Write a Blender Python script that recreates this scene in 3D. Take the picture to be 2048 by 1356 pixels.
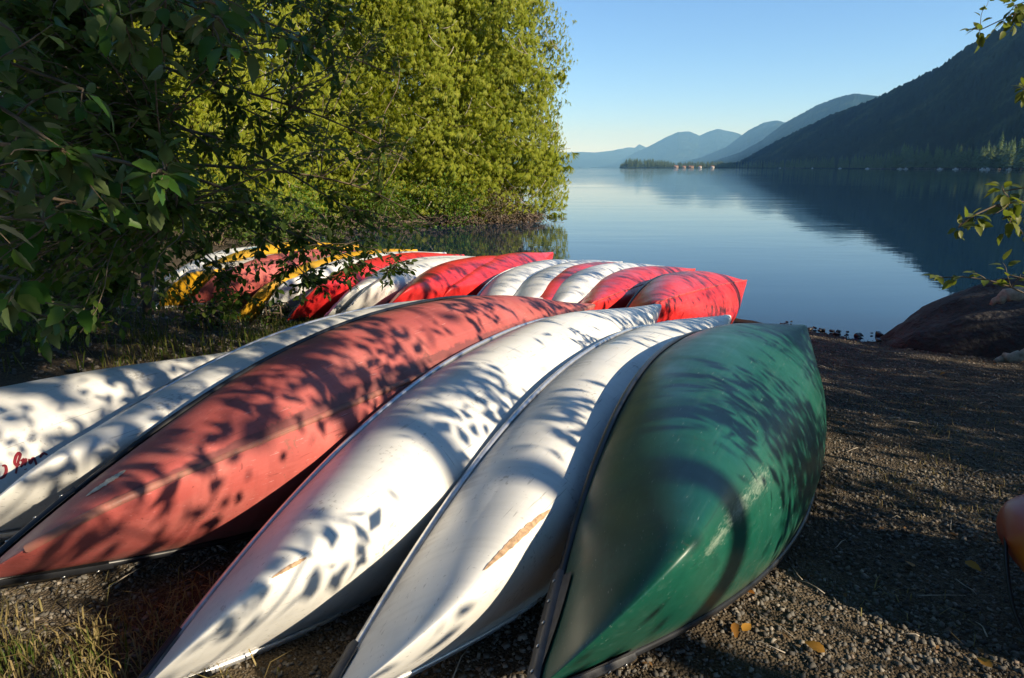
import bpy, math, random
import numpy as np
from mathutils import Vector, Matrix
R_ = math.radians
random.seed(7); rng = np.random.default_rng(7)
for o in list(bpy.data.objects): bpy.data.objects.remove(o)
SC = bpy.context.scene
COL = SC.collection

# ------------------------------------------------------------------ camera, sky, sun, exposure
CAM_H = 2.05; FPX = 1335.0; PITCH = math.atan((678-335)/FPX)
cam = bpy.data.cameras.new('camera'); cam.sensor_width = 36.0; cam.lens = 36.0*FPX/2048.0
cam.clip_start = 0.05; cam.clip_end = 60000
camo = bpy.data.objects.new('camera', cam); COL.objects.link(camo)
camo.location = (0, 0, CAM_H); camo.rotation_euler = (math.pi/2-PITCH, 0, 0)
SC.camera = camo

SUN_EL = R_(24); SUN_AZ = R_(121)      # azimuth clockwise from the view direction (+Y)
S = np.array([math.sin(SUN_AZ)*math.cos(SUN_EL), math.cos(SUN_AZ)*math.cos(SUN_EL), math.sin(SUN_EL)])
W = bpy.data.worlds.new('World'); SC.world = W; W.use_nodes = True
nt = W.node_tree; bg = nt.nodes['Background']
sky = nt.nodes.new('ShaderNodeTexSky'); sky.sky_type = 'NISHITA'; sky.sun_disc = False
sky.sun_elevation = SUN_EL; sky.sun_rotation = SUN_AZ; sky.air_density = 0.8; sky.dust_density = 0.0; sky.ozone_density = 6.0
nt.links.new(sky.outputs[0], bg.inputs[0]); bg.inputs[1].default_value = 0.097
sun = bpy.data.lights.new('sun', 'SUN'); sun.energy = 4.25; sun.angle = R_(0.53); sun.color = (1.0, 0.86, 0.64)
suno = bpy.data.objects.new('sun', sun); COL.objects.link(suno)
suno.rotation_euler = Vector(S).to_track_quat('Z', 'Y').to_euler(); suno.location = (20, -10, 20)
vs = SC.view_settings; vs.view_transform = 'Standard'; vs.look = 'None'; vs.gamma = 1; vs.exposure = 1.1
vs.use_curve_mapping = False
SC.render.engine = 'CYCLES'
cy = SC.cycles; cy.use_denoising = True; cy.max_bounces = 6; cy.diffuse_bounces = 3; cy.glossy_bounces = 3
cy.transmission_bounces = 3; cy.transparent_max_bounces = 4; cy.volume_bounces = 0; cy.caustics_reflective = False; cy.caustics_refractive = False
cy.sample_clamp_indirect = 4

def at(px, py, y):
    """world point on the ray through photo pixel (2048 wide) at depth y metres ahead"""
    a = (px-1024)/FPX; b = (678-py)/FPX; c, q = math.cos(PITCH), math.sin(PITCH)
    d = np.array([a, c+b*q, -q+b*c]); t = y/d[1]
    return np.array([0, 0, CAM_H]) + d*t
def proj(P):
    P = np.asarray(P, float); d = P-np.array([0, 0, CAM_H]); c, q = math.cos(PITCH), math.sin(PITCH)
    zc = d[..., 1]*c-d[..., 2]*q; yc = d[..., 1]*q+d[..., 2]*c
    zs = np.where(np.abs(zc) < .05, .05, zc)
    return 1024+FPX*d[..., 0]/zs, 678-FPX*yc/zs, zc

# ------------------------------------------------------------------ helpers
def tag(o, label=None, cat=None, group=None, kind=None):
    if label: o['label'] = label
    if cat: o['category'] = cat
    if group: o['group'] = group
    if kind: o['kind'] = kind
    return o
def mesh_np(name, V, F, mat=None, smooth=False):
    """F: (n,k) array of faces with k corners each"""
    V = np.asarray(V, np.float32).reshape(-1, 3); F = np.asarray(F, np.int32)
    me = bpy.data.meshes.new(name); n, k = F.shape
    me.vertices.add(len(V)); me.vertices.foreach_set('co', V.ravel())
    me.loops.add(n*k); me.loops.foreach_set('vertex_index', F.ravel())
    me.polygons.add(n); me.polygons.foreach_set('loop_start', np.arange(0, n*k, k, dtype=np.int32))
    try: me.polygons.foreach_set('loop_total', np.full(n, k, np.int32))
    except Exception: pass
    if smooth: me.polygons.foreach_set('use_smooth', np.ones(n, bool))
    me.update(calc_edges=True); me.validate()
    if mat: me.materials.append(mat)
    return me
def obj(name, me, parent=None, loc=None):
    o = bpy.data.objects.new(name, me); COL.objects.link(o)
    if parent: o.parent = parent
    if loc is not None: o.location = loc
    return o
def empty(name, loc=(0, 0, 0), M=None):
    o = bpy.data.objects.new(name, None); COL.objects.link(o); o.empty_display_size = .2
    if M is not None: o.matrix_world = M
    else: o.location = loc
    return o
def copy_tree(o, parent=None):
    c = o.copy(); COL.objects.link(c); c.parent = parent
    for ch in list(o.children): copy_tree(ch, c)
    return c
def grid_faces(nu, nv):
    i, j = np.meshgrid(np.arange(nu-1), np.arange(nv-1), indexing='ij'); a = (i*nv+j).ravel()
    return np.stack([a, a+1, a+nv+1, a+nv], 1)
def join(parts):
    V = []; F = []; k = 0
    for v, f in parts: V.append(v); F.append(np.asarray(f)+k); k += len(v)
    return np.concatenate(V), np.concatenate(F)
def tube(pts, rad, n=6):
    """closed tube along pts, rad scalar or array; quads (end caps pinched)"""
    P = np.asarray(pts, float); m = len(P); r = np.broadcast_to(np.asarray(rad, float), (m,))
    T = np.gradient(P, axis=0); T /= np.linalg.norm(T, axis=1)[:, None]+1e-9
    up = np.array([0, 0, 1.]); 
    if abs(T[0]@up) > .9: up = np.array([1., 0, 0])
    A = np.cross(T, up); A /= np.linalg.norm(A, axis=1)[:, None]+1e-9; B = np.cross(T, A)
    th = np.linspace(0, 2*np.pi, n, endpoint=False)
    V = P[:, None]+r[:, None, None]*(A[:, None]*np.cos(th)[None, :, None]+B[:, None]*np.sin(th)[None, :, None])
    V = np.concatenate([np.repeat(P[:1], n, 0), V.reshape(-1, 3), np.repeat(P[-1:], n, 0)])
    F = []
    for i in range(m+1):
        for j in range(n):
            a = i*n+j; b = i*n+(j+1) % n; F.append((a, b, b+n, a+n))
    return V, np.array(F)
def rot_np(yaw, pit, roll):
    cy_, sy = np.cos(yaw), np.sin(yaw); cp, sp = np.cos(pit), np.sin(pit); cr, sr = np.cos(roll), np.sin(roll)
    return np.array([[cy_, -sy, 0], [sy, cy_, 0], [0, 0, 1]])@np.array([[cp, 0, sp], [0, 1, 0], [-sp, 0, cp]])@np.array([[1, 0, 0], [0, cr, -sr], [0, sr, cr]])
_tab = rng.random((256, 256))
def vnoise(x, y):
    xi = np.floor(x).astype(int); yi = np.floor(y).astype(int); fx = x-xi; fy = y-yi
    fx = fx*fx*(3-2*fx); fy = fy*fy*(3-2*fy)
    t = lambda a, b: _tab[a % 256, b % 256]
    return (t(xi, yi)*(1-fx)+t(xi+1, yi)*fx)*(1-fy)+(t(xi, yi+1)*(1-fx)+t(xi+1, yi+1)*fx)*fy
def fbm(x, y, o=4):
    s = 0; a = .5
    for i in range(o): s = s+a*(vnoise(x*2**i+i*17.3, y*2**i+i*9.1)-.5); a *= .5
    return s

# ------------------------------------------------------------------ materials
def mat(name):
    m = bpy.data.materials.new(name); m.use_nodes = True
    return m, m.node_tree, m.node_tree.nodes['Principled BSDF']
def N(t, typ, **kw):
    n = t.nodes.new(typ)
    for k, v in kw.items():
        if k.startswith('i_'):
            n.inputs[k[2:].replace('_', ' ')].default_value = v
        else: setattr(n, k, v)
    return n
def ramp(t, src, stops):
    r = t.nodes.new('ShaderNodeValToRGB'); e = r.color_ramp.elements
    while len(e) < len(stops): e.new(.5)
    for i, (p, c) in enumerate(stops):
        e[i].position = p; e[i].color = (*c, 1) if len(c) == 3 else c
    t.links.new(src, r.inputs[0]); return r
def mixc(t, fac, a, b, mode='MIX'):
    m = t.nodes.new('ShaderNodeMix'); m.data_type = 'RGBA'; m.blend_type = mode
    for s, v in ((m.inputs[0], fac), (m.inputs[6], a), (m.inputs[7], b)):
        if isinstance(v, (int, float)): s.default_value = v
        elif isinstance(v, tuple): s.default_value = (*v, 1) if len(v) == 3 else v
        else: t.links.new(v, s)
    return m.outputs[2]
def simple(name, col, rough=.5, metal=0., noise=0., scale=30., bump=0.):
    m, t, b = mat(name); b.inputs['Roughness'].default_value = rough; b.inputs['Metallic'].default_value = metal
    tc = N(t, 'ShaderNodeTexCoord'); nz = N(t, 'ShaderNodeTexNoise', i_Scale=scale, i_Detail=5.)
    t.links.new(tc.outputs['Object'], nz.inputs['Vector'])
    d = tuple(c*(1-noise) for c in col); l = tuple(min(1, c*(1+noise)) for c in col)
    r = ramp(t, nz.outputs[0], [(.3, d), (.7, l)]); t.links.new(r.outputs[0], b.inputs['Base Color'])
    if bump:
        bp = N(t, 'ShaderNodeBump', i_Strength=bump, i_Distance=.01); t.links.new(nz.outputs[0], bp.inputs['Height']); t.links.new(bp.outputs[0], b.inputs['Normal'])
    return m
def leafmat(name, c1, c2, c3, trans=.35, rough=.5, under=None):
    """leaf: colour varies from leaf to leaf, thin so that light passes through"""
    m, t, b = mat(name)
    g = N(t, 'ShaderNodeNewGeometry'); oi = N(t, 'ShaderNodeObjectInfo')
    ad = N(t, 'ShaderNodeMath', operation='ADD'); t.links.new(g.outputs['Random Per Island'], ad.inputs[0]); t.links.new(oi.outputs['Random'], ad.inputs[1])
    fr = N(t, 'ShaderNodeMath', operation='FRACT'); t.links.new(ad.outputs[0], fr.inputs[0])
    r = ramp(t, fr.outputs[0], [(0., c1), (.5, c2), (1., c3)])
    col = r.outputs[0]
    if under:
        col = mixc(t, g.outputs['Backfacing'], col, under)
    t.links.new(col, b.inputs['Base Color']); b.inputs['Roughness'].default_value = rough
    b.inputs['Specular IOR Level'].default_value = .22
    tr = N(t, 'ShaderNodeBsdfTranslucent'); mx = N(t, 'ShaderNodeMixShader'); mx.inputs[0].default_value = trans
    hs = N(t, 'ShaderNodeHueSaturation', i_Value=1.5, i_Saturation=1.1); t.links.new(col, hs.inputs['Color']); t.links.new(hs.outputs[0], tr.inputs[0])
    t.links.new(b.outputs[0], mx.inputs[1]); t.links.new(tr.outputs[0], mx.inputs[2])
    t.links.new(mx.outputs[0], t.nodes['Material Output'].inputs['Surface'])
    return m
def hullmat(name, col, rough=.42, wear=.25, scr=.5, grime=.3, coat=.0, tex=.0, keelc=None, pale=None, scuff=None):
    """worn laminate hull: sun-fade mottling, scratches along the length, grime towards the rim; UV.x runs along, UV.y across (0.5 = keel)"""
    m, t, b = mat(name)
    uv = N(t, 'ShaderNodeUVMap'); sp = N(t, 'ShaderNodeSeparateXYZ'); t.links.new(uv.outputs[0], sp.inputs[0])
    oi = N(t, 'ShaderNodeObjectInfo'); tc = N(t, 'ShaderNodeTexCoord')
    off = N(t, 'ShaderNodeVectorMath', operation='ADD'); cmb = N(t, 'ShaderNodeCombineXYZ')
    mu = N(t, 'ShaderNodeMath', operation='MULTIPLY'); mu.inputs[1].default_value = 37.; t.links.new(oi.outputs['Random'], mu.inputs[0]); t.links.new(mu.outputs[0], cmb.inputs[0])
    t.links.new(tc.outputs['Object'], off.inputs[0]); t.links.new(cmb.outputs[0], off.inputs[1]); V = off.outputs[0]
    n1 = N(t, 'ShaderNodeTexNoise', i_Scale=2.2, i_Detail=6., i_Roughness=.65); t.links.new(V, n1.inputs[0])
    dk = tuple(c*(1-wear) for c in col); lt = pale or tuple(min(.85, c+(1-c)*wear*.25) for c in col)
    base = ramp(t, n1.outputs[0], [(.25, dk), (.5, col), (.8, lt)]).outputs[0]
    # scratches: two stretched noises cut thin
    for k, (sc, rz, th) in enumerate((((3, 90, 90), .15, .69), ((60, 5, 60), -.5, .72), ((9, 160, 160), .5, .71))):
        mp = N(t, 'ShaderNodeMapping'); mp.inputs['Scale'].default_value = sc; mp.inputs['Rotation'].default_value = (0, 0, rz); t.links.new(V, mp.inputs[0])
        nz = N(t, 'ShaderNodeTexNoise', i_Scale=1., i_Detail=2., i_Distortion=.4); t.links.new(mp.outputs[0], nz.inputs[0])
        f = ramp(t, nz.outputs[0], [(th-.02, (0, 0, 0)), (th+.03, (scr, scr, scr))])
        sc_col = tuple(c*.35 for c in col) if k < 2 else tuple(min(.85, c+.25) for c in col)
        base = mixc(t, f.outputs[0], base, sc_col)
    # speckle of dirt
    n3 = N(t, 'ShaderNodeTexNoise', i_Scale=55., i_Detail=3.); t.links.new(V, n3.inputs[0])
    n4 = N(t, 'ShaderNodeTexNoise', i_Scale=5., i_Detail=3.); t.links.new(V, n4.inputs[0])
    ml = N(t, 'ShaderNodeMath', operation='MULTIPLY'); t.links.new(n3.outputs[0], ml.inputs[0]); t.links.new(n4.outputs[0], ml.inputs[1])
    f = ramp(t, ml.outputs[0], [(.37, (0, 0, 0)), (.44, (grime, grime, grime))]); base = mixc(t, f.outputs[0], base, (.10, .08, .055))
    # splash grime along the two rims
    ab = N(t, 'ShaderNodeMath', operation='SUBTRACT'); t.links.new(sp.outputs[1], ab.inputs[0]); ab.inputs[1].default_value = .5
    aa = N(t, 'ShaderNodeMath', operation='ABSOLUTE'); t.links.new(ab.outputs[0], aa.inputs[0])
    mp = N(t, 'ShaderNodeMapping'); mp.inputs['Scale'].default_value = (40, 3, 3); t.links.new(V, mp.inputs[0])
    n5 = N(t, 'ShaderNodeTexNoise', i_Scale=1., i_Detail=4.); t.links.new(mp.outputs[0], n5.inputs[0])
    a2 = N(t, 'ShaderNodeMath', operation='MULTIPLY_ADD'); a2.inputs[1].default_value = .16; t.links.new(n5.outputs[0], a2.inputs[0]); t.links.new(aa.outputs[0], a2.inputs[2])
    f = ramp(t, a2.outputs[0], [(.47, (0, 0, 0)), (.6, (grime*1.5,)*3)]); base = mixc(t, f.outputs[0], base, (.16, .125, .08))
    if keelc:   # rubbed keel line and the dark grime beside it
        dd = N(t, 'ShaderNodeMath', operation='SUBTRACT'); t.links.new(sp.outputs[1], dd.inputs[0]); dd.inputs[1].default_value = .478
        da = N(t, 'ShaderNodeMath', operation='ABSOLUTE'); t.links.new(dd.outputs[0], da.inputs[0])
        n6 = N(t, 'ShaderNodeTexNoise', i_Scale=28., i_Detail=5.); t.links.new(V, n6.inputs[0])
        m6 = N(t, 'ShaderNodeMath', operation='MULTIPLY_ADD'); m6.inputs[1].default_value = -.05; t.links.new(n6.outputs[0], m6.inputs[0]); t.links.new(da.outputs[0], m6.inputs[2])
        f = ramp(t, m6.outputs[0], [(-.022, (.7,)*3), (.016, (0, 0, 0))])
        base = mixc(t, f.outputs[0], base, (.09, .035, .035))
    # run-off streaks across the hull and long rubs along it
    for (sc, th, fc, cc_) in (((26, 1.6, 1.6), .60, .22, tuple(c*.55 for c in col)), ((.5, 34, 34), .66, .30, tuple(min(.8, c*1.25+.05) for c in col))):
        mp = N(t, 'ShaderNodeMapping'); mp.inputs['Scale'].default_value = sc; t.links.new(V, mp.inputs[0])
        nz = N(t, 'ShaderNodeTexNoise', i_Scale=1., i_Detail=5., i_Roughness=.6); t.links.new(mp.outputs[0], nz.inputs[0])
        f = ramp(t, nz.outputs[0], [(th-.12, (0, 0, 0)), (th+.1, (fc,)*3)]); base = mixc(t, f.outputs[0], base, cc_)
    if scuff:   # chalky rubbed places, each an ellipse in the hull's own coordinates broken up by fine scratches
        for (u0, v0, ru, rv) in scuff:
            mp = N(t, 'ShaderNodeMapping', vector_type='TEXTURE'); mp.inputs['Location'].default_value = (u0, v0, 0); mp.inputs['Scale'].default_value = (ru, rv, 1); t.links.new(uv.outputs[0], mp.inputs[0])
            ln = N(t, 'ShaderNodeVectorMath', operation='LENGTH'); t.links.new(mp.outputs[0], ln.inputs[0])
            ms = N(t, 'ShaderNodeMapping'); ms.inputs['Scale'].default_value = (18, 150, 150); ms.inputs['Rotation'].default_value = (0, 0, .5); t.links.new(V, ms.inputs[0])
            nz = N(t, 'ShaderNodeTexNoise', i_Scale=1., i_Detail=6., i_Roughness=.7, i_Distortion=1.2); t.links.new(ms.outputs[0], nz.inputs[0])
            sb = N(t, 'ShaderNodeMath', operation='MULTIPLY_ADD'); sb.inputs[1].default_value = -.32; t.links.new(ln.outputs['Value'], sb.inputs[0]); t.links.new(nz.outputs[0], sb.inputs[2])
            f = ramp(t, sb.outputs[0], [(.27, (0, 0, 0)), (.52, (.6,)*3)]); base = mixc(t, f.outputs[0], base, (.28, .34, .27))
    t.links.new(base, b.inputs['Base Color'])
    rr = ramp(t, n4.outputs[0], [(.3, (rough*.8,)*3), (.7, (min(1, rough*1.3),)*3)]); t.links.new(rr.outputs[0], b.inputs['Roughness'])
    b.inputs['Coat Weight'].default_value = coat; b.inputs['Coat Roughness'].default_value = .25
    nb = N(t, 'ShaderNodeTexNoise', i_Scale=(140. if tex else 9.), i_Detail=3.); t.links.new(V, nb.inputs[0])
    bp = N(t, 'ShaderNodeBump', i_Strength=(tex or .05), i_Distance=.004); t.links.new(nb.outputs[0], bp.inputs['Height']); t.links.new(bp.outputs[0], b.inputs['Normal'])
    return m
MW = hullmat('white_hull', (.72, .71, .67), rough=.38, wear=.13, scr=.55, grime=.42)
MWD = hullmat('white_hull_dull', (.66, .66, .63), rough=.45, wear=.12, scr=.4, grime=.5)
MR = hullmat('red_hull', (.62, .022, .022), rough=.36, wear=.25, scr=.3, grime=.25, pale=(.66, .05, .045))
MP = hullmat('faded_red_hull', (.40, .085, .073), rough=.58, wear=.25, scr=.6, grime=.4, tex=.25, keelc=True, pale=(.50, .165, .138))
MG = hullmat('green_hull', (.004, .064, .042), rough=.36, wear=.3, scr=.45, grime=.25, coat=.0, pale=(.009, .095, .06), scuff=[(.165, .605, .05, .05), (.12, .62, .035, .04), (.215, .605, .04, .05)])
MY = hullmat('yellow_hull', (.62, .33, .012), rough=.4, wear=.2, scr=.4, grime=.5)
M_BLACK = simple('black_vinyl_rim', (.012, .013, .016), .38, 0, .3, 12)
M_GREYCAP = simple('grey_plastic_cap', (.055, .055, .058), .5, 0, .35, 25, .2)
M_ALU = simple('aluminium_rim', (.62, .63, .65), .35, .75, .15, 40)
M_WRIM = simple('white_rim', (.66, .66, .64), .45, 0, .2, 20)
M_RIVET = simple('steel_rivet', (.5, .5, .5), .35, .9, .1)
M_SCRAPE = simple('scraped_laminate', (.40, .26, .155), .8, 0, .4, 60, .4)
M_INK = simple('red_lettering', (.22, .012, .02), .5, 0, .3, 60)
M_STICK = simple('worn_sticker', (.42, .40, .34), .6, 0, .45, 90)
M_BLUE = simple('blue_emblem', (.12, .35, .45), .5, 0, .2, 80)
M_BARK = simple('bark', (.10, .075, .055), .9, 0, .5, 18, .6)
M_TWIG = simple('twig_bark', (.13, .095, .06), .85, 0, .4, 40)
M_DEADWOOD = simple('pale_dead_wood', (.34, .29, .23), .85, 0, .35, 30, .3)
L_ALDER = leafmat('alder_leaf', (.04, .085, .012), (.065, .11, .014), (.10, .125, .02), .4, .55, (.085, .125, .03))
L_NEAR = leafmat('broad_leaf', (.03, .085, .012), (.045, .105, .016), (.07, .115, .02), .35, .4, (.095, .135, .045))
L_CEDAR = leafmat('cedar_spray', (.13, .175, .014), (.225, .265, .017), (.31, .30, .03), .45, .6)
L_BUSH = leafmat('bush_leaf', (.05, .12, .012), (.08, .15, .015), (.12, .15, .03), .35, .45)
L_RED = leafmat('reddish_bush_leaf', (.11, .07, .035), (.13, .10, .05), (.16, .16, .10), .3, .6)
L_GRASS = leafmat('grass_blade', (.05, .09, .012), (.09, .12, .02), (.20, .16, .06), .35, .6)
L_DRY = leafmat('dry_grass', (.20, .15, .06), (.28, .22, .10), (.14, .13, .04), .25, .7)
L_FALL = leafmat('fallen_leaf', (.30, .12, .025), (.38, .20, .03), (.24, .09, .03), .2, .6)

# ------------------------------------------------------------------ ground
SHORE = np.array([(60, -14), (16, 3), (9.5, 6.6), (7, 8.3), (4.4, 8.05), (3.1, 9.35), (-.5, 12.9), (-3.3, 15.6), (-5.6, 18), (-7.2, 20.6), (-6.6, 23.2), (-4.4, 24.6), (-1.2, 25.6), (.7, 26.6), (1.3, 28.6), (-1, 36), (-5, 60), (-16, 130), (-30, 260), (-10, 500), (40, 760), (55, 830), (10, 900), (-400, 1400), (-2500, 4000)], float)
def shore_d(x, y):
    """signed distance to the shoreline, positive inland"""
    p = np.stack([np.asarray(x, float).ravel(), np.asarray(y, float).ravel()], -1)
    best = np.full(len(p), 1e18); sgn = np.ones(len(p))
    for a, b in zip(SHORE[:-1], SHORE[1:]):
        ab = b-a; t = np.clip(((p-a)@ab)/(ab@ab), 0, 1); q = a+t[:, None]*ab; d = ((p-q)**2).sum(1)
        cr = ab[0]*(p[:, 1]-a[1])-ab[1]*(p[:, 0]-a[0])
        m = d < best-1e-9; best[m] = d[m]; sgn[m] = np.where(cr[m] > 0, 1, -1)
    return (np.sqrt(best)*sgn).reshape(np.shape(x))
def ground_base(x, y):
    d = shore_d(x, y)
    z = np.where(d < 0, np.maximum(.10*d, -2.5), np.minimum(.072*d, .5)+.03*np.clip(d-7, 0, 60))
    left = np.clip((-np.asarray(x)-2.8)/3, 0, 1)*np.clip((np.asarray(d)-.5)/3, 0, 1)
    bank = np.clip((np.asarray(y)-19)/3, 0, 1)*np.clip(np.asarray(d)/1.2, 0, 1)
    return z+left*.25+bank*.12
def ground_h(x, y):
    x = np.asarray(x, float); y = np.asarray(y, float); r = np.hypot(x, y)
    return ground_base(x, y)+(fbm(x*.9+3, y*.9, 4)*.09+fbm(x*5, y*5, 3)*.02)*np.clip(1.3-r/60, .2, 1)
m_ground, t, b = mat('gravel_soil'); b.inputs['Roughness'].default_value = .95; b.inputs['Specular IOR Level'].default_value = .2
tc = N(t, 'ShaderNodeTexCoord')
n1 = N(t, 'ShaderNodeTexNoise', i_Scale=1.3, i_Detail=6.); t.links.new(tc.outputs['Object'], n1.inputs[0])
c1 = ramp(t, n1.outputs[0], [(.3, (.05, .038, .024)), (.55, (.10, .078, .053)), (.75, (.15, .12, .085))])
v1 = N(t, 'ShaderNodeTexVoronoi', i_Scale=90.); t.links.new(tc.outputs['Object'], v1.inputs['Vector'])
sx = N(t, 'ShaderNodeSeparateXYZ'); t.links.new(v1.outputs['Color'], sx.inputs[0])
cv = ramp(t, sx.outputs[0], [(0, (.45, .42, .38)), (.5, (1, 1, 1)), (1., (1.0, .95, .88))])
col = mixc(t, .85, c1.outputs[0], cv.outputs[0], 'MULTIPLY')
n2 = N(t, 'ShaderNodeTexNoise', i_Scale=150., i_Detail=4.); t.links.new(tc.outputs['Object'], n2.inputs[0])
col = mixc(t, .5, col, ramp(t, n2.outputs[0], [(.3, (.4, .4, .4)), (.7, (1.5, 1.5, 1.5))]).outputs[0], 'MULTIPLY')
t.links.new(col, b.inputs['Base Color'])
bp = N(t, 'ShaderNodeBump', i_Strength=.9, i_Distance=.012); t.links.new(v1.outputs['Distance'], bp.inputs['Height']); bp.invert = True
bp2 = N(t, 'ShaderNodeBump', i_Strength=.5, i_Distance=.006); t.links.new(n2.outputs[0], bp2.inputs['Height']); t.links.new(bp.outputs[0], bp2.inputs['Normal']); t.links.new(bp2.outputs[0], b.inputs['Normal'])
def axis(lo, hi, c0, c1, fine, n):
    a = np.arange(c0, c1+1e-6, fine); g = lambda L, k: np.geomspace(fine, L, k)
    return np.concatenate([c0-g(c0-lo, n)[::-1], a, c1+g(hi-c1, n)])
gx = axis(-2600, 300, -9, 8, .11, 26); gy = axis(-200, 4200, -1, 20, .11, 40)
GX, GY = np.meshgrid(gx, gy, indexing='ij'); GZ = ground_h(GX, GY)
far = (np.hypot(GX, GY) > 70) & (GZ > 0); GZ = np.where(far, GZ+np.clip((np.hypot(GX, GY)-70)/300, 0, 1)*6*np.clip(shore_d(GX, GY)/60, 0, 1), GZ)
o = obj('beach', mesh_np('beach', np.stack([GX, GY, GZ], -1), grid_faces(len(gx), len(gy)), m_ground, True)); tag(o, kind='structure')

# lake
m_water, t, b = mat('lake_water'); b.inputs['Base Color'].default_value = (.002, .017, .038, 1); b.inputs['Roughness'].default_value = .025; b.inputs['IOR'].default_value = 1.333
tc = N(t, 'ShaderNodeTexCoord')
def wave(sx_, sy, det, dist):
    mp = N(t, 'ShaderNodeMapping'); mp.inputs['Scale'].default_value = (sx_, sy, 1); mp.inputs['Rotation'].default_value = (0, 0, .12); t.links.new(tc.outputs['Object'], mp.inputs[0])
    n = N(t, 'ShaderNodeTexNoise', i_Scale=1., i_Detail=det, i_Distortion=dist); t.links.new(mp.outputs[0], n.inputs[0]); return n
w1 = wave(.9, 2.6, 3., .3); w2 = wave(3.2, 9., 2., .2); wp = wave(.012, .03, 3., .6)
w3 = wave(.12, .35, 4., .3)
# wind-ruffled water far out and in patches
sp = N(t, 'ShaderNodeSeparateXYZ'); t.links.new(tc.outputs['Object'], sp.inputs[0])
mr = N(t, 'ShaderNodeMapRange'); mr.inputs[1].default_value = 60; mr.inputs[2].default_value = 420; mr.inputs[3].default_value = .0; mr.inputs[4].default_value = 1.; t.links.new(sp.outputs[1], mr.inputs[0])
pr = ramp(t, wp.outputs[0], [(.42, (.12,)*3), (.62, (1,)*3)])
ad = N(t, 'ShaderNodeMath', operation='MULTIPLY_ADD'); t.links.new(pr.outputs[0], ad.inputs[0]); ad.inputs[1].default_value = .55; t.links.new(mr.outputs[0], ad.inputs[2])
b1 = N(t, 'ShaderNodeBump', i_Distance=.02); sm = N(t, 'ShaderNodeMath', operation='MULTIPLY'); sm.inputs[1].default_value = .30; t.links.new(ad.outputs[0], sm.inputs[0]); t.links.new(sm.outputs[0], b1.inputs['Strength']); t.links.new(w1.outputs[0], b1.inputs['Height'])
b2 = N(t, 'ShaderNodeBump', i_Distance=.006); t.links.new(sm.outputs[0], b2.inputs['Strength']); t.links.new(w2.outputs[0], b2.inputs['Height']); t.links.new(b1.outputs[0], b2.inputs['Normal'])
b3 = N(t, 'ShaderNodeBump', i_Distance=.12); t.links.new(sm.outputs[0], b3.inputs['Strength']); t.links.new(w3.outputs[0], b3.inputs['Height']); t.links.new(b2.outputs[0], b3.inputs['Normal'])
t.links.new(b3.outputs[0], b.inputs['Normal'])
o = obj('lake', mesh_np('lake', [(-14000, -300, 0), (14000, -300, 0), (14000, 26000, 0), (-14000, 26000, 0)], [(0, 1, 2, 3)], m_water)); tag(o, kind='structure')

# ------------------------------------------------------------------ mountains across the lake
m_mtn, t, b = mat('forested_slope'); b.inputs['Roughness'].default_value = 1.; b.inputs['Specular IOR Level'].default_value = 0
tc = N(t, 'ShaderNodeTexCoord'); n1 = N(t, 'ShaderNodeTexNoise', i_Scale=.006, i_Detail=9., i_Roughness=.65); t.links.new(tc.outputs['Object'], n1.inputs[0])
n2 = N(t, 'ShaderNodeTexNoise', i_Scale=.06, i_Detail=5.); t.links.new(tc.outputs['Object'], n2.inputs[0])
c1 = ramp(t, n1.outputs[0], [(.35, (.003, .009, .008)), (.52, (.008, .018, .011)), (.66, (.04, .052, .02))])
col = mixc(t, .8, c1.outputs[0], ramp(t, n2.outputs[0], [(.3, (.35,)*3), (.7, (1.4,)*3)]).outputs[0], 'MULTIPLY'); t.links.new(col, b.inputs['Base Color'])
bp = N(t, 'ShaderNodeBump', i_Strength=.8, i_Distance=7.); t.links.new(n2.outputs[0], bp.inputs['Height']); t.links.new(bp.outputs[0], b.inputs['Normal'])
def ridge(name, crest, foot, nu=360, nv=44, back=2500, gul=.10, teeth=9, far=1.):
    """crest: (px,py,distance); foot: (px,distance) of the shore below"""
    c = np.array(crest, float); f = np.array(foot, float); c[:, 2] *= far; f[:, 1] *= far
    px = np.linspace(c[0, 0], c[-1, 0], nu); py = np.interp(px, c[:, 0], c[:, 1]); dd = np.interp(px, c[:, 0], c[:, 2]); fd = np.interp(px, f[:, 0], f[:, 1])
    ang = (px-1024)/FPX*math.cos(PITCH)      # lateral slope near the horizon
    hz = (335-py)/FPX*math.cos(PITCH)*dd+CAM_H
    t_ = np.concatenate([np.linspace(0, 1, nv)**.9, ]); rows = []
    for t in t_:
        d = dd+(fd-dd)*t; x = ang*d; y = d
        prof = (1-t)**1.15
        n = fbm(x/420+5, y/420, 5)*gul*2.2*t*(1-t)*2.4+fbm(x/90, y/90, 3)*gul*.5*(1-t)*min(1, t*6)
        z = hz*np.clip(prof+n, 0, 2)+teeth*(vnoise(x/9, y/9)+vnoise(x/4, y/4)*.6-.8)*(t < .98)
        rows.append(np.stack([x, y, np.where(t > .985, -3, np.maximum(z, -3))], -1))
    bk = [np.stack([ang*(dd+back*q), dd+back*q, hz*(1-q)-q*5], -1) for q in (1., .6, .25)]
    V = np.array(bk+rows)
    o = obj(name, mesh_np(name, V.reshape(-1, 3), grid_faces(len(V), nu)[:, ::-1], m_mtn, True)); tag(o, kind='structure'); return o
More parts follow.
